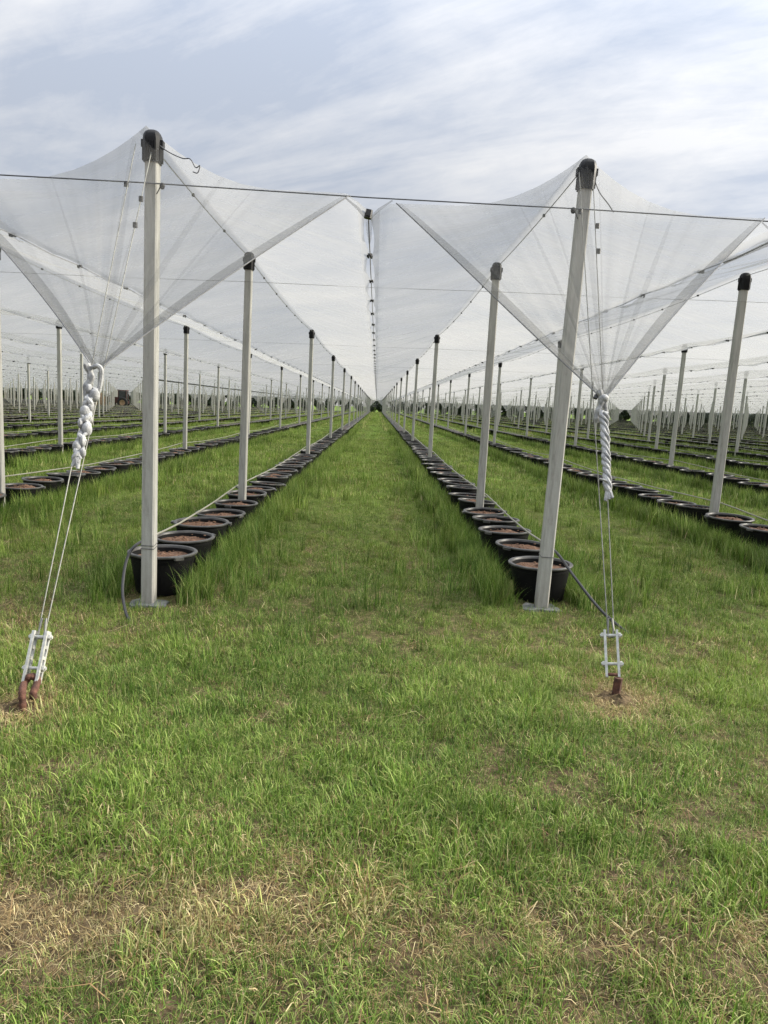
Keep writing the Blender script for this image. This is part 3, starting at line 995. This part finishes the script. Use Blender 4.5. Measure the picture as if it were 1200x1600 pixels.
# ------------------------------------------------------------------ grass
def tuft(name, n, rad, h0, h1, w, lean, straw, seed, flat=0.0):
    rs = np.random.RandomState(seed)
    V = []; F = []; T = []
    pref = rs.uniform(0, 2 * PI)
    for k in range(n):
        a, r = rs.uniform(0, 2 * PI), rad * math.sqrt(rs.rand())
        bx, by = r * math.cos(a), r * math.sin(a)
        d = rs.uniform(0, 2 * PI) if rs.rand() < .45 else pref + rs.normal(0, .7); h = rs.uniform(h0, h1)
        if rs.rand() < .25: h *= .6
        ln = abs(rs.normal(0, lean)) + .08 + flat
        ww = w * rs.uniform(.6, 1.25)
        dx, dy = math.cos(d), math.sin(d); sx, sy = -dy * ww / 2, dx * ww / 2
        tw = rs.uniform(-.6, .6)
        dry = 1.0 if rs.rand() < straw else rs.uniform(0, .35) ** 1.3
        tone = rs.rand()
        base = len(V)
        segs = 4
        kink = rs.uniform(.35, .8)
        x, y, z = bx, by, -.008
        ang = ln * .35
        for s in range(segs + 1):
            t = s / segs
            wd = (1 - t ** 1.8) if s < segs else 0
            c, sn = math.cos(tw * t), math.sin(tw * t)
            ox, oy = sx * c - sy * sn, sx * sn + sy * c
            if s < segs:
                V.append((x - ox * wd, y - oy * wd, z)); V.append((x + ox * wd, y + oy * wd, z))
                T += [(dry, tone, t)] * 2
            else:
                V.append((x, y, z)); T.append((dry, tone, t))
            st = h / segs
            x += dx * math.sin(min(ang, 1.9)) * st; y += dy * math.sin(min(ang, 1.9)) * st; z += math.cos(min(ang, 1.9)) * st
            z = max(z, .004)
            ang += ln * (.5 if t < kink else 1.1) * .75
        for s in range(segs - 1):
            F.append((base + 2 * s, base + 2 * s + 1, base + 2 * s + 3, base + 2 * s + 2))
        F.append((base + 2 * segs - 2, base + 2 * segs - 1, base + 2 * segs))
    me = bpy.data.meshes.new(name)
    me.from_pydata(V, [], F)
    at_ = me.attributes.new('blade', 'FLOAT_VECTOR', 'POINT')
    at_.data.foreach_set('vector', np.array(T, dtype=np.float32).ravel())
    me.materials.append(M['grass'])
    me.polygons.foreach_set('use_smooth', [True] * len(me.polygons))
    me.update()
    return bpy.data.objects.new(name, me)

m, nt, N, L, P = new_mat('grass_blades'); M['grass'] = m
ab = N.new('ShaderNodeAttribute'); ab.attribute_name = 'blade'
sep = N.new('ShaderNodeSeparateXYZ'); L.new(ab.outputs['Vector'], sep.inputs[0])
ai = N.new('ShaderNodeAttribute'); ai.attribute_name = 'tint'; ai.attribute_type = 'INSTANCER'
si = N.new('ShaderNodeSeparateXYZ'); L.new(ai.outputs['Vector'], si.inputs[0])
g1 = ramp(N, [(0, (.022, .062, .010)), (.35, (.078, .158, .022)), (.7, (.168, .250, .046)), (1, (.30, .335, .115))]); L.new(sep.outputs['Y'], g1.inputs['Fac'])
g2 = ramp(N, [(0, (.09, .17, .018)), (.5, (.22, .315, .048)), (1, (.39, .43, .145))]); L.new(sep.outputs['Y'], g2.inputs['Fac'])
mg = N.new('ShaderNodeMix'); mg.data_type = 'RGBA'; L.new(si.outputs['Y'], mg.inputs[0])
L.new(g1.outputs['Color'], mg.inputs[6]); L.new(g2.outputs['Color'], mg.inputs[7])
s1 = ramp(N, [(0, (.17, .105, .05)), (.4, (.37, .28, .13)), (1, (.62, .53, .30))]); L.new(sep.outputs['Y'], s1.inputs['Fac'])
# a blade is straw when its own dryness passes what this spot leaves alive
ad = N.new('ShaderNodeMath'); ad.operation = 'ADD'; L.new(sep.outputs['X'], ad.inputs[0]); L.new(si.outputs['X'], ad.inputs[1])
mr = N.new('ShaderNodeMapRange'); mr.inputs[1].default_value = .55; mr.inputs[2].default_value = 1.0; L.new(ad.outputs[0], mr.inputs[0])
ms_ = N.new('ShaderNodeMix'); ms_.data_type = 'RGBA'; L.new(mr.outputs[0], ms_.inputs[0])
L.new(mg.outputs[2], ms_.inputs[6]); L.new(s1.outputs['Color'], ms_.inputs[7])
tv = N.new('ShaderNodeMapRange'); tv.inputs[3].default_value = .55; tv.inputs[4].default_value = 1.38; L.new(si.outputs['Z'], tv.inputs[0])
sv = N.new('ShaderNodeVectorMath'); sv.operation = 'SCALE'; L.new(ms_.outputs[2], sv.inputs[0]); L.new(tv.outputs[0], sv.inputs['Scale'])
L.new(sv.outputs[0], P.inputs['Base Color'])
P.inputs['Roughness'].default_value = .55; P.inputs['Specular IOR Level'].default_value = .18
tl = N.new('ShaderNodeBsdfTranslucent'); L.new(sv.outputs[0], tl.inputs['Color'])
mm = N.new('ShaderNodeMixShader'); mm.inputs[0].default_value = .28
L.new(P.outputs[0], mm.inputs[1]); L.new(tl.outputs[0], mm.inputs[2]); L.new(mm.outputs[0], N['Material Output'].inputs['Surface'])

tc_ = bpy.data.collections.new('tufts')
T = []
def reg(*a, **k): o = tuft('tuft_%02d' % len(T), *a, **k); T.append(o); tc_.objects.link(o)
for s in range(4): reg(34, .085, .035, .095, .0038, 1.15, .07, 20 + s)        # 0-3 short
for s in range(3): reg(26, .065, .15, .33, .0048, .50, .03, 40 + s)         # 4-6 tall
for s in range(2): reg(34, .085, .035, .09, .0036, 1.25, .55, 60 + s)          # 7-8 dry short
for s in range(2): reg(16, .10, .08, .17, .0034, .2, .95, 70 + s, flat=2.3) # 9-10 flat straw
for s in range(2): reg(74, .26, .06, .14, .0085, .85, .04, 80 + s)          # 11-12 mid patch
for s in range(2): reg(46, .20, .17, .34, .0095, .40, .05, 90 + s)          # 13-14 mid tall
for s in range(2): reg(70, .75, .10, .20, .028, .75, .03, 100 + s)          # 15-16 far patch
reg(46, .45, .20, .36, .022, .4, .06, 110)                                  # 17 far tall
for s in range(2): reg(3, .05, .16, .34, .0030, .12, 1.0, 120 + s, flat=2.6)   # 18-19 long fallen stalks

PX, PY, PI_, PS, PD, PG = [], [], [], [], [], []
def scatter(y0, y1, dens, kinds):
    """kinds: 'near' | 'mid' | 'far'"""
    wmax = .62 * y1 + 1.6
    n = int(dens * (y1 - y0) * 2 * wmax)
    x = RS.uniform(-wmax, wmax, n); y = RS.uniform(y0, y1, n)
    k = np.abs(x) < .60 * y + 1.3
    x, y = x[k], y[k]
    d = dry_map(x, y)
    lane = (x - ROW0) / ROWW
    fr = (lane - np.round(lane)) * ROWW                 # distance from nearest pot row
    inrows = (y > 5.45 + .066 * np.clip(x, -9, 9))
    ar = np.abs(fr)
    lane2 = (x - (ROW0 - ROWW / 2)) / ROWW; fr_l = (lane2 - np.round(lane2)) * ROWW
    # tall fringe beside the pots
    tallp = np.exp(-((ar - .36) / .14) ** 2) * inrows * np.clip(.7 + .9 * vnoise(x, y, .8), 0, 1.2)
    tallp = np.maximum(tallp, .13 * np.exp(-((ar - .8) / .4) ** 2) * inrows * vnoise(x, y, .6))
    tallp = np.maximum(tallp, np.where(y < 4.2, .015, .07) * (vnoise(x, y, 1.6) > .62))
    tallp = np.where(d > .3, 0, tallp)
    tall = RS.rand(len(x)) < tallp
    u = RS.rand(len(x))
    # thin the sward over bare places
    bare = (fbm(x + 3, y, 2.6, 3) > .64) & (y < 7)
    keep = np.ones(len(x), bool)
    keep &= ~(bare & (u < .40))
    keep &= ~((d > .62) & (RS.rand(len(x)) < .25))
    pot = inrows & (ar < .24) & (np.abs(x) < 60)
    keep &= ~(pot & (RS.rand(len(x)) < .93))
    for i_ in (-1, 0):
        keep &= ~((np.abs(x - row_x(i_)) < .20) & (np.abs(y - post_y(i_, 0) + .0) < .12) & (RS.rand(len(x)) < .5))
        ax_, ay_ = ((-1.752, 3.42), (1.468, 3.77))[i_ + 1]
        keep &= ~((np.hypot(x - ax_, y - ay_) < .13) & (RS.rand(len(x)) < .85))
    v = RS.rand(len(x))
    if kinds == 'near':
        idx = np.where(tall, RS.randint(4, 7, len(x)), RS.randint(0, 4, len(x)))
        isdry = (v < d * 1.05 - .10)
        idx = np.where(isdry & ~tall, np.where(RS.rand(len(x)) < .45, RS.randint(9, 11, len(x)), RS.randint(7, 9, len(x))), idx)
    elif kinds == 'mid':
        idx = np.where(tall, RS.randint(13, 15, len(x)), RS.randint(11, 13, len(x)))
    else:
        idx = np.where(tall, 17, RS.randint(15, 17, len(x)))
    if kinds == 'mat':
        keep = np.ones(len(x), bool)
        idx = np.where(v < .09 + .55 * d, RS.randint(9, 11, len(x)), np.where(v < .38 + .5 * d, RS.randint(7, 9, len(x)), RS.randint(0, 4, len(x))))
        tall = np.zeros(len(x), bool)
    big = fbm(x, y, .55, 2)
    cl = .45 * fbm(x + 11, y, 3.0, 2) + .55 * vnoise(x - 5, y + 31, 8.5)
    sc = RS.uniform(.75, 1.2, len(x)) * (.55 + .5 * big) * (.45 + 1.0 * np.clip((cl - .22) / .55, 0, 1))
    keep &= ~((cl < .33) & (y < 9) & (RS.rand(len(x)) < .35))
    sc = np.where(tall, RS.uniform(.7, 1.15, len(x)) * np.where(y < 5.2, .62, 1.0), sc)
    sc = np.where((y < 5.2) & ~tall, sc * np.clip(.86 + .3 * vnoise(x, y, 1.5), .7, 1.15), sc)
    hue = np.clip(-.33 + .95 * fbm(x + 70, y, .9, 3) + .7 * (cl - .5) + np.clip((y - 6) / 22, 0, .34) + .25 * np.exp(-((y - 4.6) / .8) ** 2) * (np.abs(x) > .7) + RS.uniform(-.28, .28, len(x)), 0, 1)
    if kinds == 'mat': sc = RS.uniform(.35, .62, len(x)); keep = (RS.rand(len(x)) < .40 + 1.2 * d) & ~(pot & (RS.rand(len(x)) < .93))
    hue = np.where(tall, hue * .8, hue) + np.exp(-((np.abs(fr_l) - .52) / .16) ** 2) * .22 * inrows
    # rich green swathe in the middle of the lane mouth and in the foreground
    hue = hue - .22 * np.exp(-((x - .0) / .8) ** 2) * np.exp(-((y - 4.6) / 1.6) ** 2)
    hue = np.clip(hue, 0, 1)
    for lst, a in ((PX, x), (PY, y), (PI_, idx), (PS, sc), (PD, d), (PG, hue)): lst.append(a[keep])
def scatter_list(x, y, idx, sc, d, h):
    for lst, a in ((PX, x), (PY, y), (PI_, idx), (PS, sc), (PD, d), (PG, h)): lst.append(a)
for (ax_, ay_) in ((-1.752, 3.42), (1.468, 3.77)):           # dead litter round the anchors
    n_ = 70; q_ = RS.uniform(0, 2 * PI, n_); r_ = np.abs(RS.normal(0, .17, n_)) + .05
    scatter_list(ax_ + r_ * np.cos(q_) * 1.3, ay_ + r_ * np.sin(q_), RS.randint(9, 11, n_), RS.uniform(.6, 1.3, n_), np.full(n_, .9), np.full(n_, .5))
# tall fringe pressed against the pots of the nearer rows
for i_ in range(-5, 5):
    for sd_ in (-1, 1):
        n_ = 950; yy_ = post_y(i_, 0) + .15 + 24 * RS.rand(n_) ** 1.35
        xx_ = row_x(i_) + sd_ * (.275 + np.abs(RS.normal(0, .085, n_)))
        kk = (np.abs(xx_) < .60 * yy_ + 1.3) & (vnoise(xx_, yy_, .7) > .26) & (RS.rand(n_) < .25 + (yy_ - post_y(i_, 0)) / 1.6)
        xx_, yy_ = xx_[kk], yy_[kk]; n_ = len(xx_)
        scatter_list(xx_, yy_, RS.randint(4, 7, n_), RS.uniform(.5, 1.12, n_), np.full(n_, .06), np.clip(.28 + .5 * vnoise(xx_, yy_, .9) + RS.uniform(-.15, .15, n_), 0, 1))
scatter(1.25, 4.5, 800, 'near')
n_ = 700; xx_ = RS.uniform(-5, 5, n_); yy_ = RS.uniform(1.4, 9, n_)
scatter_list(xx_, yy_, RS.randint(18, 20, n_), RS.uniform(.6, 1.3, n_), np.full(n_, .12), RS.uniform(.1, .6, n_))
for i_ in range(IMIN, IMAX + 1):                            # rank grass standing along every row of pots
    for sd_ in (-1, 1):
        for (ya_, yb_, dn_, v0_, v1_) in ((9, 60, 6.5, 13, 15), (45, 165, 2.6, 17, 18)):
            n_ = int((yb_ - ya_) * dn_); yy_ = RS.uniform(ya_, yb_, n_)
            xx_ = row_x(i_) + sd_ * (.30 + np.abs(RS.normal(0, .11, n_)))
            kk = (np.abs(xx_) < .60 * yy_ + 1.3) & (vnoise(xx_, yy_, .35) > .34); xx_, yy_ = xx_[kk], yy_[kk]; n_ = len(xx_)
            scatter_list(xx_, yy_, RS.randint(v0_, v1_, n_), RS.uniform(.65, 1.25, n_), np.full(n_, .06), np.clip(.2 + .6 * vnoise(xx_, yy_, .3), 0, 1))
scatter(1.25, 4.5, 300, 'mat')
scatter(4.5, 9.0, 90, 'mat')
scatter(4.5, 9.0, 360, 'near')
scatter(9.0, 14.0, 150, 'near')
scatter(12.0, 34.0, 26, 'mid')
scatter(32.0, 75.0, 5.5, 'mid')
scatter(65.0, 190.0, 1.3, 'far')
X = np.concatenate(PX); Y = np.concatenate(PY)
I = np.concatenate(PI_).astype(np.int32); S = np.concatenate(PS).astype(np.float32)
D = np.concatenate(PD).astype(np.float32); H = np.concatenate(PG).astype(np.float32)
Zg = ground_z(X, Y)
print('grass tufts', len(X))
me = bpy.data.meshes.new('grass')
me.vertices.add(len(X)); me.vertices.foreach_set('co', np.stack([X, Y, Zg], -1).astype(np.float32).ravel())
for nm, ty, arr in (('variant', 'INT', I), ('size', 'FLOAT', S), ('spin', 'FLOAT', RS.uniform(0, 2 * PI, len(X)).astype(np.float32))):
    a_ = me.attributes.new(nm, ty, 'POINT'); a_.data.foreach_set('value', arr)
a_ = me.attributes.new('tint', 'FLOAT_VECTOR', 'POINT')
a_.data.foreach_set('vector', np.stack([D * .75, H, RS.rand(len(X))], -1).astype(np.float32).ravel())
grass = bpy.data.objects.new('grass', me); COL.objects.link(grass)
tag(grass, 'uneven green grass with dry straw covering the field', 'grass', kind='stuff')
ng = bpy.data.node_groups.new('grass_scatter', 'GeometryNodeTree')
ng.interface.new_socket('Geometry', in_out='INPUT', socket_type='NodeSocketGeometry')
ng.interface.new_socket('Geometry', in_out='OUTPUT', socket_type='NodeSocketGeometry')
n_in = ng.nodes.new('NodeGroupInput'); n_out = ng.nodes.new('NodeGroupOutput')
ci = ng.nodes.new('GeometryNodeCollectionInfo'); ci.inputs['Collection'].default_value = tc_
ci.inputs['Separate Children'].default_value = True; ci.inputs['Reset Children'].default_value = True
mp_ = ng.nodes.new('GeometryNodeMeshToPoints')
ip = ng.nodes.new('GeometryNodeInstanceOnPoints')
def named(nm, ty):
    q = ng.nodes.new('GeometryNodeInputNamedAttribute'); q.data_type = ty; q.inputs['Name'].default_value = nm; return q.outputs['Attribute']
ip.inputs['Pick Instance'].default_value = True
cx_ = ng.nodes.new('ShaderNodeCombineXYZ')
ng.links.new(named('spin', 'FLOAT'), cx_.inputs['Z'])
ng.links.new(n_in.outputs[0], mp_.inputs['Mesh'])
ng.links.new(mp_.outputs[0], ip.inputs['Points'])
ng.links.new(ci.outputs[0], ip.inputs['Instance'])
ng.links.new(named('variant', 'INT'), ip.inputs['Instance Index'])
ng.links.new(cx_.outputs[0], ip.inputs['Rotation'])
ng.links.new(named('size', 'FLOAT'), ip.inputs['Scale'])
ng.links.new(ip.outputs[0], n_out.inputs[0])
md = grass.modifiers.new('scatter', 'NODES'); md.node_group = ng

# ------------------------------------------------------------------ far trees and hedge
def crown_mesh(seed, w, h, n, leaf, mat):
    rs = np.random.RandomState(seed)
    lobes = [(rs.uniform(-.32, .32) * w, rs.uniform(-.3, .3) * w, rs.uniform(.10, .85) * h, rs.uniform(.16, .32) * w) for _ in range(15)]
    V = np.zeros((n * 4, 3)); 
    for k in range(n):
        lx, ly, lz, lr = lobes[rs.randint(len(lobes))]
        d = rs.normal(0, 1, 3); d /= np.linalg.norm(d)
        c = np.array([lx, ly, lz]) + d * lr * rs.uniform(.55, 1.08) * np.array([1, 1, 1.1])
        c[2] = max(c[2], .15)
        a = rs.normal(0, 1, 3); a /= np.linalg.norm(a)
        b_ = np.cross(a, rs.normal(0, 1, 3)); b_ /= np.linalg.norm(b_)
        s = leaf * rs.uniform(.6, 1.4)
        V[k * 4:k * 4 + 4] = [c - a * s, c + b_ * s * .6, c + a * s, c - b_ * s * .6]
    return fast_mesh('crown', V, np.arange(n * 4), 4, mat, smooth=False)
def trunk_mesh(seed, h):
    rs = random.Random(seed)
    b = MB()
    top = Vector((rs.uniform(-.1, .1), rs.uniform(-.1, .1), h))
    b.tube([(0, 0, -.1), (.02, 0, h * .4), top], [.14, .11, .06], 8)
    for k in range(5):
        a = rs.uniform(0, 6.28); z = h * rs.uniform(.4, .9)
        b.tube([(0, 0, z), (.7 * math.cos(a), .7 * math.sin(a), z + .7)], [.06, .02], 6)
    return b.mesh('trunk', M['bark'])
CR = [crown_mesh(300 + k, 3.6, 3.6, 2600, .18, M['leaf']) for k in range(4)]
TM = [trunk_mesh(40 + k, 2.4) for k in range(3)]
rr = random.Random(3)
def tree(x, y, s, lab, group):
    r = empty('tree', (x, y, G(x)), rr.uniform(0, 6.28)); r.scale = (s * rr.uniform(.9, 1.15), s * rr.uniform(.9, 1.15), s)
    link('trunk', TM[rr.randrange(3)], r); c = link('crown', CR[rr.randrange(4)], r)
    tag(r, lab, 'tree', group)
x = -118
while x < 100:
    off = rr.uniform(-1.5, 1.5)
    lab = 'dark tree closing the end of the central lane' if abs(x + .2) < 1.9 else \
          'dark leafy tree in the far line behind the nets on the %s' % ('left' if x < 0 else 'right')
    tree(x, YEND + 9 + off, rr.uniform(1.0, 1.3), lab, 'trees beyond the far end of the nets')
    x += rr.uniform(2.7, 3.9) if x < -3.2 or x > 0 else 3.2
    if -3.6 < x < -1.8: x = -0.2
# hedge and pale wind-break at the right edge of the field
HM = [crown_mesh(500 + k, 3.4, 2.9, 1100, .15, M['leaf2']) for k in range(3)]
xe = row_x(IMAX) + 6
y = 92
while y < 205:
    r = link('hedge_shrub', HM[rr.randrange(3)]); r.location = (xe + rr.uniform(-.6, .6), y, G(xe)); r.rotation_euler = (0, 0, rr.uniform(0, 6))
    tag(r, 'dark hedge shrub in the line along the far right edge', 'shrub', 'hedge along the right edge')
    y += rr.uniform(2.2, 3.0)
M['screen'] = simple('pale_windbreak_cloth', [(.3, (.40, .41, .35)), (.7, (.55, .56, .49))], 2, .9)
r = empty('windbreak_screen', (xe + 3.2, 150, G(xe)))
b = MB()
n = 60
vs = []
for k in range(n + 1):
    yy = -62 + 124 * k / n
    vs += [(.05 * math.sin(k * 1.3), yy, 2.6 + .05 * math.sin(k)), (.05 * math.sin(k * 1.3 + 1), yy, 5.0 + .05 * math.sin(k * .7))]
b.add(vs, [(2 * k, 2 * k + 2, 2 * k + 3, 2 * k + 1) for k in range(n)])
b.add([(v[0] + .02, v[1], v[2]) for v in vs], [(2 * k + 1, 2 * k + 3, 2 * k + 2, 2 * k) for k in range(n)])
b.build('cloth', M['screen'], r)
for k in range(15):
    b = MB(); b.tube([(.1, -62 + 124 * k / 14, -.1), (.1, -62 + 124 * k / 14, 5.1)], .06, 6); b.build('screen_post', M['concrete'], r)
tag(r, 'pale windbreak cloth on posts beyond the far right hedge', 'windbreak')

# ------------------------------------------------------------------ tractor and its load, far left
M['tpaint'] = simple('dark_red_tractor_paint', [(.3, (.045, .012, .010)), (.7, (.085, .022, .016))], 4, .4)
M['tglass'] = simple('dark_cab_glass', [(.3, (.02, .022, .024)), (.7, (.05, .055, .06))], 2, .12)
M['tyre'] = simple('tractor_tyre', [(.3, (.012, .012, .012)), (.7, (.03, .028, .025))], 9, .9)
M['crate'] = simple('tan_wood', [(.3, (.24, .15, .085)), (.7, (.46, .31, .19))], 3, .8, stretch=(1, 1, 6))
tx, ty = -41.0, 113.0
r = empty('tractor', (tx, ty, G(tx)), .12)
b = MB(); b.box((-.9, 0, 1.25), (1.7, .75, .75), bev=.15); b.box((-1.72, 0, 1.2), (.12, .6, .6)); b.box((.1, 0, .85), (2.6, .5, .4)); b.tube([(-.9, .1, 1.6), (-.9, .1, 2.5)], .05, 8)
b.build('bonnet', M['tpaint'], r)
b = MB(); b.box((.55, 0, 1.95), (1.25, 1.35, 1.35), bev=.12); b.build('cab', M['tglass'], r)
b = MB()
for sx, sy in ((-1, -1), (1, -1), (1, 1), (-1, 1)): b.tube([(.55 + sx * .64, sy * .68, 1.2), (.55 + sx * .60, sy * .66, 2.68)], .05, 6)
b.box((.55, 0, 2.72), (1.5, 1.55, .14), bev=.1); b.build('cab_frame', M['tpaint'], r)
for (wx, wr, ww) in ((.65, .80, .42), (-1.25, .52, .30)):
    for s in (-1, 1):
        w = empty('wheel', (wx, s * .85, wr)); w.parent = r; w.rotation_euler = (PI / 2, 0, 0)
        b = MB(); b.lathe([(wr * .55, -ww / 2), (wr * .92, -ww / 2), (wr, -ww * .35), (wr, ww * .35), (wr * .92, ww / 2), (wr * .55, ww / 2)], n=24); 
        b.build('tyre', M['tyre'], w)
        b = MB(); b.lathe([(.001, -.06), (wr * .3, -.10), (wr * .58, -ww * .3), (wr * .58, ww * .3), (wr * .3, .10), (.001, .06)], n=20); b.build('rim', M['crate'], w)
tag(r, 'dark red tractor with a glazed cab parked far off on the left', 'tractor')
kx = 0
for (dx, dz, w, h) in ((-2.55, 0, 1.15, .78), (-3.75, 0, 1.1, .78), (-2.6, .80, 1.15, .78), (-3.7, .80, 1.1, .78), (-2.9, 1.60, 1.15, .62)):
    cxx = tx + dx
    r = empty('wooden_crate', (cxx, ty - .35 + .12 * dx, G(cxx) + dz + .02), .12 + .04 * kx)
    b = MB()
    for k in range(5):
        zz = .06 + (h - .12) * k / 4
        b.box((0, -.5, zz), (w, .03, (h - .1) / 6)); b.box((0, .5, zz), (w, .03, (h - .1) / 6))
        b.box((-w / 2, 0, zz), (.03, .97, (h - .1) / 6)); b.box((w / 2, 0, zz), (.03, .97, (h - .1) / 6))
    b.build('slats', M['crate'], r, smooth=False)
    b = MB()
    for sx in (-1, 1):
        for sy in (-1, 1): b.box((sx * (w / 2 - .06), sy * .44, h / 2), (.08, .08, h))
    b.box((0, 0, .05), (w - .05, .94, .05)); b.build('frame', M['crate'], r, smooth=False)
    pos = ['lower crate nearest the tractor', 'lower crate farther from the tractor', 'middle crate nearest the tractor', 'middle crate farther from the tractor', 'topmost crate'][kx]
    tag(r, 'tan wooden slatted crate beside the tractor, ' + pos, 'crate', 'crates stacked beside the tractor'); kx += 1

# ------------------------------------------------------------------ two birds far up
M['bird'] = simple('dark_bird', [(.3, (.02, .02, .02)), (.7, (.05, .05, .05))], 4, .8)
for (xx, yy, zz, lab) in ((24, 52, 37.6, 'tiny dark bird high in the upper right sky'), (-19, 55, 31.5, 'tiny dark bird high in the upper left sky')):
    b = MB()
    b.ball((0, 0, 0), .055, 8, 6, sq=(1, 2.4, .9)); b.ball((0, .15, .02), .035, 7, 5)
    for s in (-1, 1):
        b.add([(0, .06, .01), (s * .14, .08, .06), (s * .30, -.02, .03), (s * .14, -.03, .05), (0, -.06, .0)], [(0, 1, 3, 4), (1, 2, 3)])
        b.add([(0, .06, .0), (s * .14, .08, .05), (s * .30, -.02, .02), (s * .14, -.03, .04), (0, -.06, -.01)], [(4, 3, 1, 0), (3, 2, 1)])
    b.add([(-.03, -.1, 0), (.03, -.1, 0), (.05, -.2, .0), (-.05, -.2, .0)], [(0, 1, 2, 3)])
    o = b.build('bird', M['bird'], loc=(xx, yy, zz)); tag(o, lab, 'bird', 'birds in the sky')

# ------------------------------------------------------------------ sky, sun, camera
SUN_V = Vector((.90, .12, .42)).normalized()
elev = math.asin(SUN_V.z); azim = math.atan2(SUN_V.x, SUN_V.y)
w = bpy.data.worlds.new('World'); scene.world = w; w.use_nodes = True
N, L = w.node_tree.nodes, w.node_tree.links
for n in list(N): N.remove(n)
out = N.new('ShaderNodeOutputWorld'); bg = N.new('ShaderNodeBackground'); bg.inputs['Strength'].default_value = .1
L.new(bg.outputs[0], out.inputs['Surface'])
sky = N.new('ShaderNodeTexSky'); sky.sky_type = 'NISHITA'; sky.sun_disc = False
sky.sun_elevation = elev; sky.sun_rotation = azim; sky.air_density = 1.0; sky.dust_density = 1.5
tc = N.new('ShaderNodeTexCoord')
sep = N.new('ShaderNodeSeparateXYZ'); L.new(tc.outputs['Generated'], sep.inputs[0])
def wm(op, a, b=None, clamp=False):
    n = N.new('ShaderNodeMath'); n.operation = op; n.use_clamp = clamp
    for k, v in enumerate((a, b)):
        if v is None: continue
        if isinstance(v, (int, float)): n.inputs[k].default_value = v
        else: L.new(v, n.inputs[k])
    return n.outputs[0]
zc = wm('MAXIMUM', sep.outputs['Z'], 0.0)
den = wm('ADD', zc, .16)
cx_ = N.new('ShaderNodeCombineXYZ')
L.new(wm('DIVIDE', sep.outputs['X'], den), cx_.inputs[0]); L.new(wm('DIVIDE', sep.outputs['Y'], den), cx_.inputs[1])
def cloud(rot, sc, scale, detail, rough, dist, seed):
    mp = N.new('ShaderNodeMapping'); mp.vector_type = 'TEXTURE'; mp.inputs['Rotation'].default_value = (0, 0, rot); mp.inputs['Scale'].default_value = sc
    mp.inputs['Location'].default_value = (seed, seed * 1.7, 0)
    L.new(cx_.outputs[0], mp.inputs['Vector'])
    n = N.new('ShaderNodeTexNoise'); n.inputs['Scale'].default_value = scale; n.inputs['Detail'].default_value = detail
    n.inputs['Roughness'].default_value = rough; n.inputs['Distortion'].default_value = dist
    L.new(mp.outputs[0], n.inputs['Vector']); return n.outputs['Fac']
c1 = cloud(2.75, (1.5, .8, 1), 1.1, 8, .58, .4, 3.1)
c2 = cloud(2.62, (1.3, .36, 1), 1.3, 8, .62, .5, 8.4)
c3 = cloud(2.2, (1.0, .6, 1), 5.0, 6, .65, .8, 1.9)
cs = wm('ADD', wm('ADD', wm('MULTIPLY', c1, .55), wm('MULTIPLY', c2, .34)), wm('MULTIPLY', c3, .09))
mr = N.new('ShaderNodeMapRange'); L.new(cs, mr.inputs[0]); mr.inputs[1].default_value = .42; mr.inputs[2].default_value = .58
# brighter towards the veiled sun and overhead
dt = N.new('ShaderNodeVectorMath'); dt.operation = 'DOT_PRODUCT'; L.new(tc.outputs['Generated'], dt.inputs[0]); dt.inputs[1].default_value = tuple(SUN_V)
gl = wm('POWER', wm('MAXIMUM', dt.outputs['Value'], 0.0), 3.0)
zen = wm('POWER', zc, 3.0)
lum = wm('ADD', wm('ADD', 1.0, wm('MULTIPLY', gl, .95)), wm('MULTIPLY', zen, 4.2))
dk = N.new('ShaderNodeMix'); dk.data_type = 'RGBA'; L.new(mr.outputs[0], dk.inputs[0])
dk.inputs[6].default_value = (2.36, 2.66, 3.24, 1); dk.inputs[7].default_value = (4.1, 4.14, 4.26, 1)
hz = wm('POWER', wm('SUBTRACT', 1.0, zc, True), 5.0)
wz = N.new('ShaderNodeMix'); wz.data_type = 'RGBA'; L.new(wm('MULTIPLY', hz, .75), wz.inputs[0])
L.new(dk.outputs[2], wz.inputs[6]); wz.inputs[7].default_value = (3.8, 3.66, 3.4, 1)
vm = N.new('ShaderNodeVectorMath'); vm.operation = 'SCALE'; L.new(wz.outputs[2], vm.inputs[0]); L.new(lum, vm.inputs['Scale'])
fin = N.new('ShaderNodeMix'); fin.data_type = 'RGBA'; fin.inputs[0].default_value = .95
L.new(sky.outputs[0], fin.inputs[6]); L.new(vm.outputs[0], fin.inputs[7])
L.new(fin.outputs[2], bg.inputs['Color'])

sd = bpy.data.lights.new('sun', 'SUN'); sd.energy = 5.0; sd.angle = math.radians(20); sd.color = (1, .93, .80)
so = bpy.data.objects.new('sun', sd); COL.objects.link(so)
so.rotation_euler = (-SUN_V).to_track_quat('-Z', 'Y').to_euler()

cd = bpy.data.cameras.new('camera'); cam = bpy.data.objects.new('camera', cd); COL.objects.link(cam)
cd.sensor_fit = 'VERTICAL'; cd.sensor_height = 36; cd.lens = FPX / 1600 * 36; cd.clip_end = 4000; cd.clip_start = .05
mt = Matrix((rt, up, -fw)).transposed().to_4x4(); mt.translation = CAM
cam.matrix_world = mt
scene.camera = cam
vs_ = scene.view_settings
scene.display_settings.display_device = 'sRGB'
vs_.view_transform = 'Standard'; vs_.look = 'None'; vs_.exposure = 0.9; vs_.gamma = 1; vs_.use_curve_mapping = False
cy = scene.cycles
cy.max_bounces = 10; cy.diffuse_bounces = 3; cy.glossy_bounces = 2; cy.transmission_bounces = 4; cy.transparent_max_bounces = 40
cy.use_denoising = True
cy.use_adaptive_sampling = True; cy.adaptive_threshold = .015
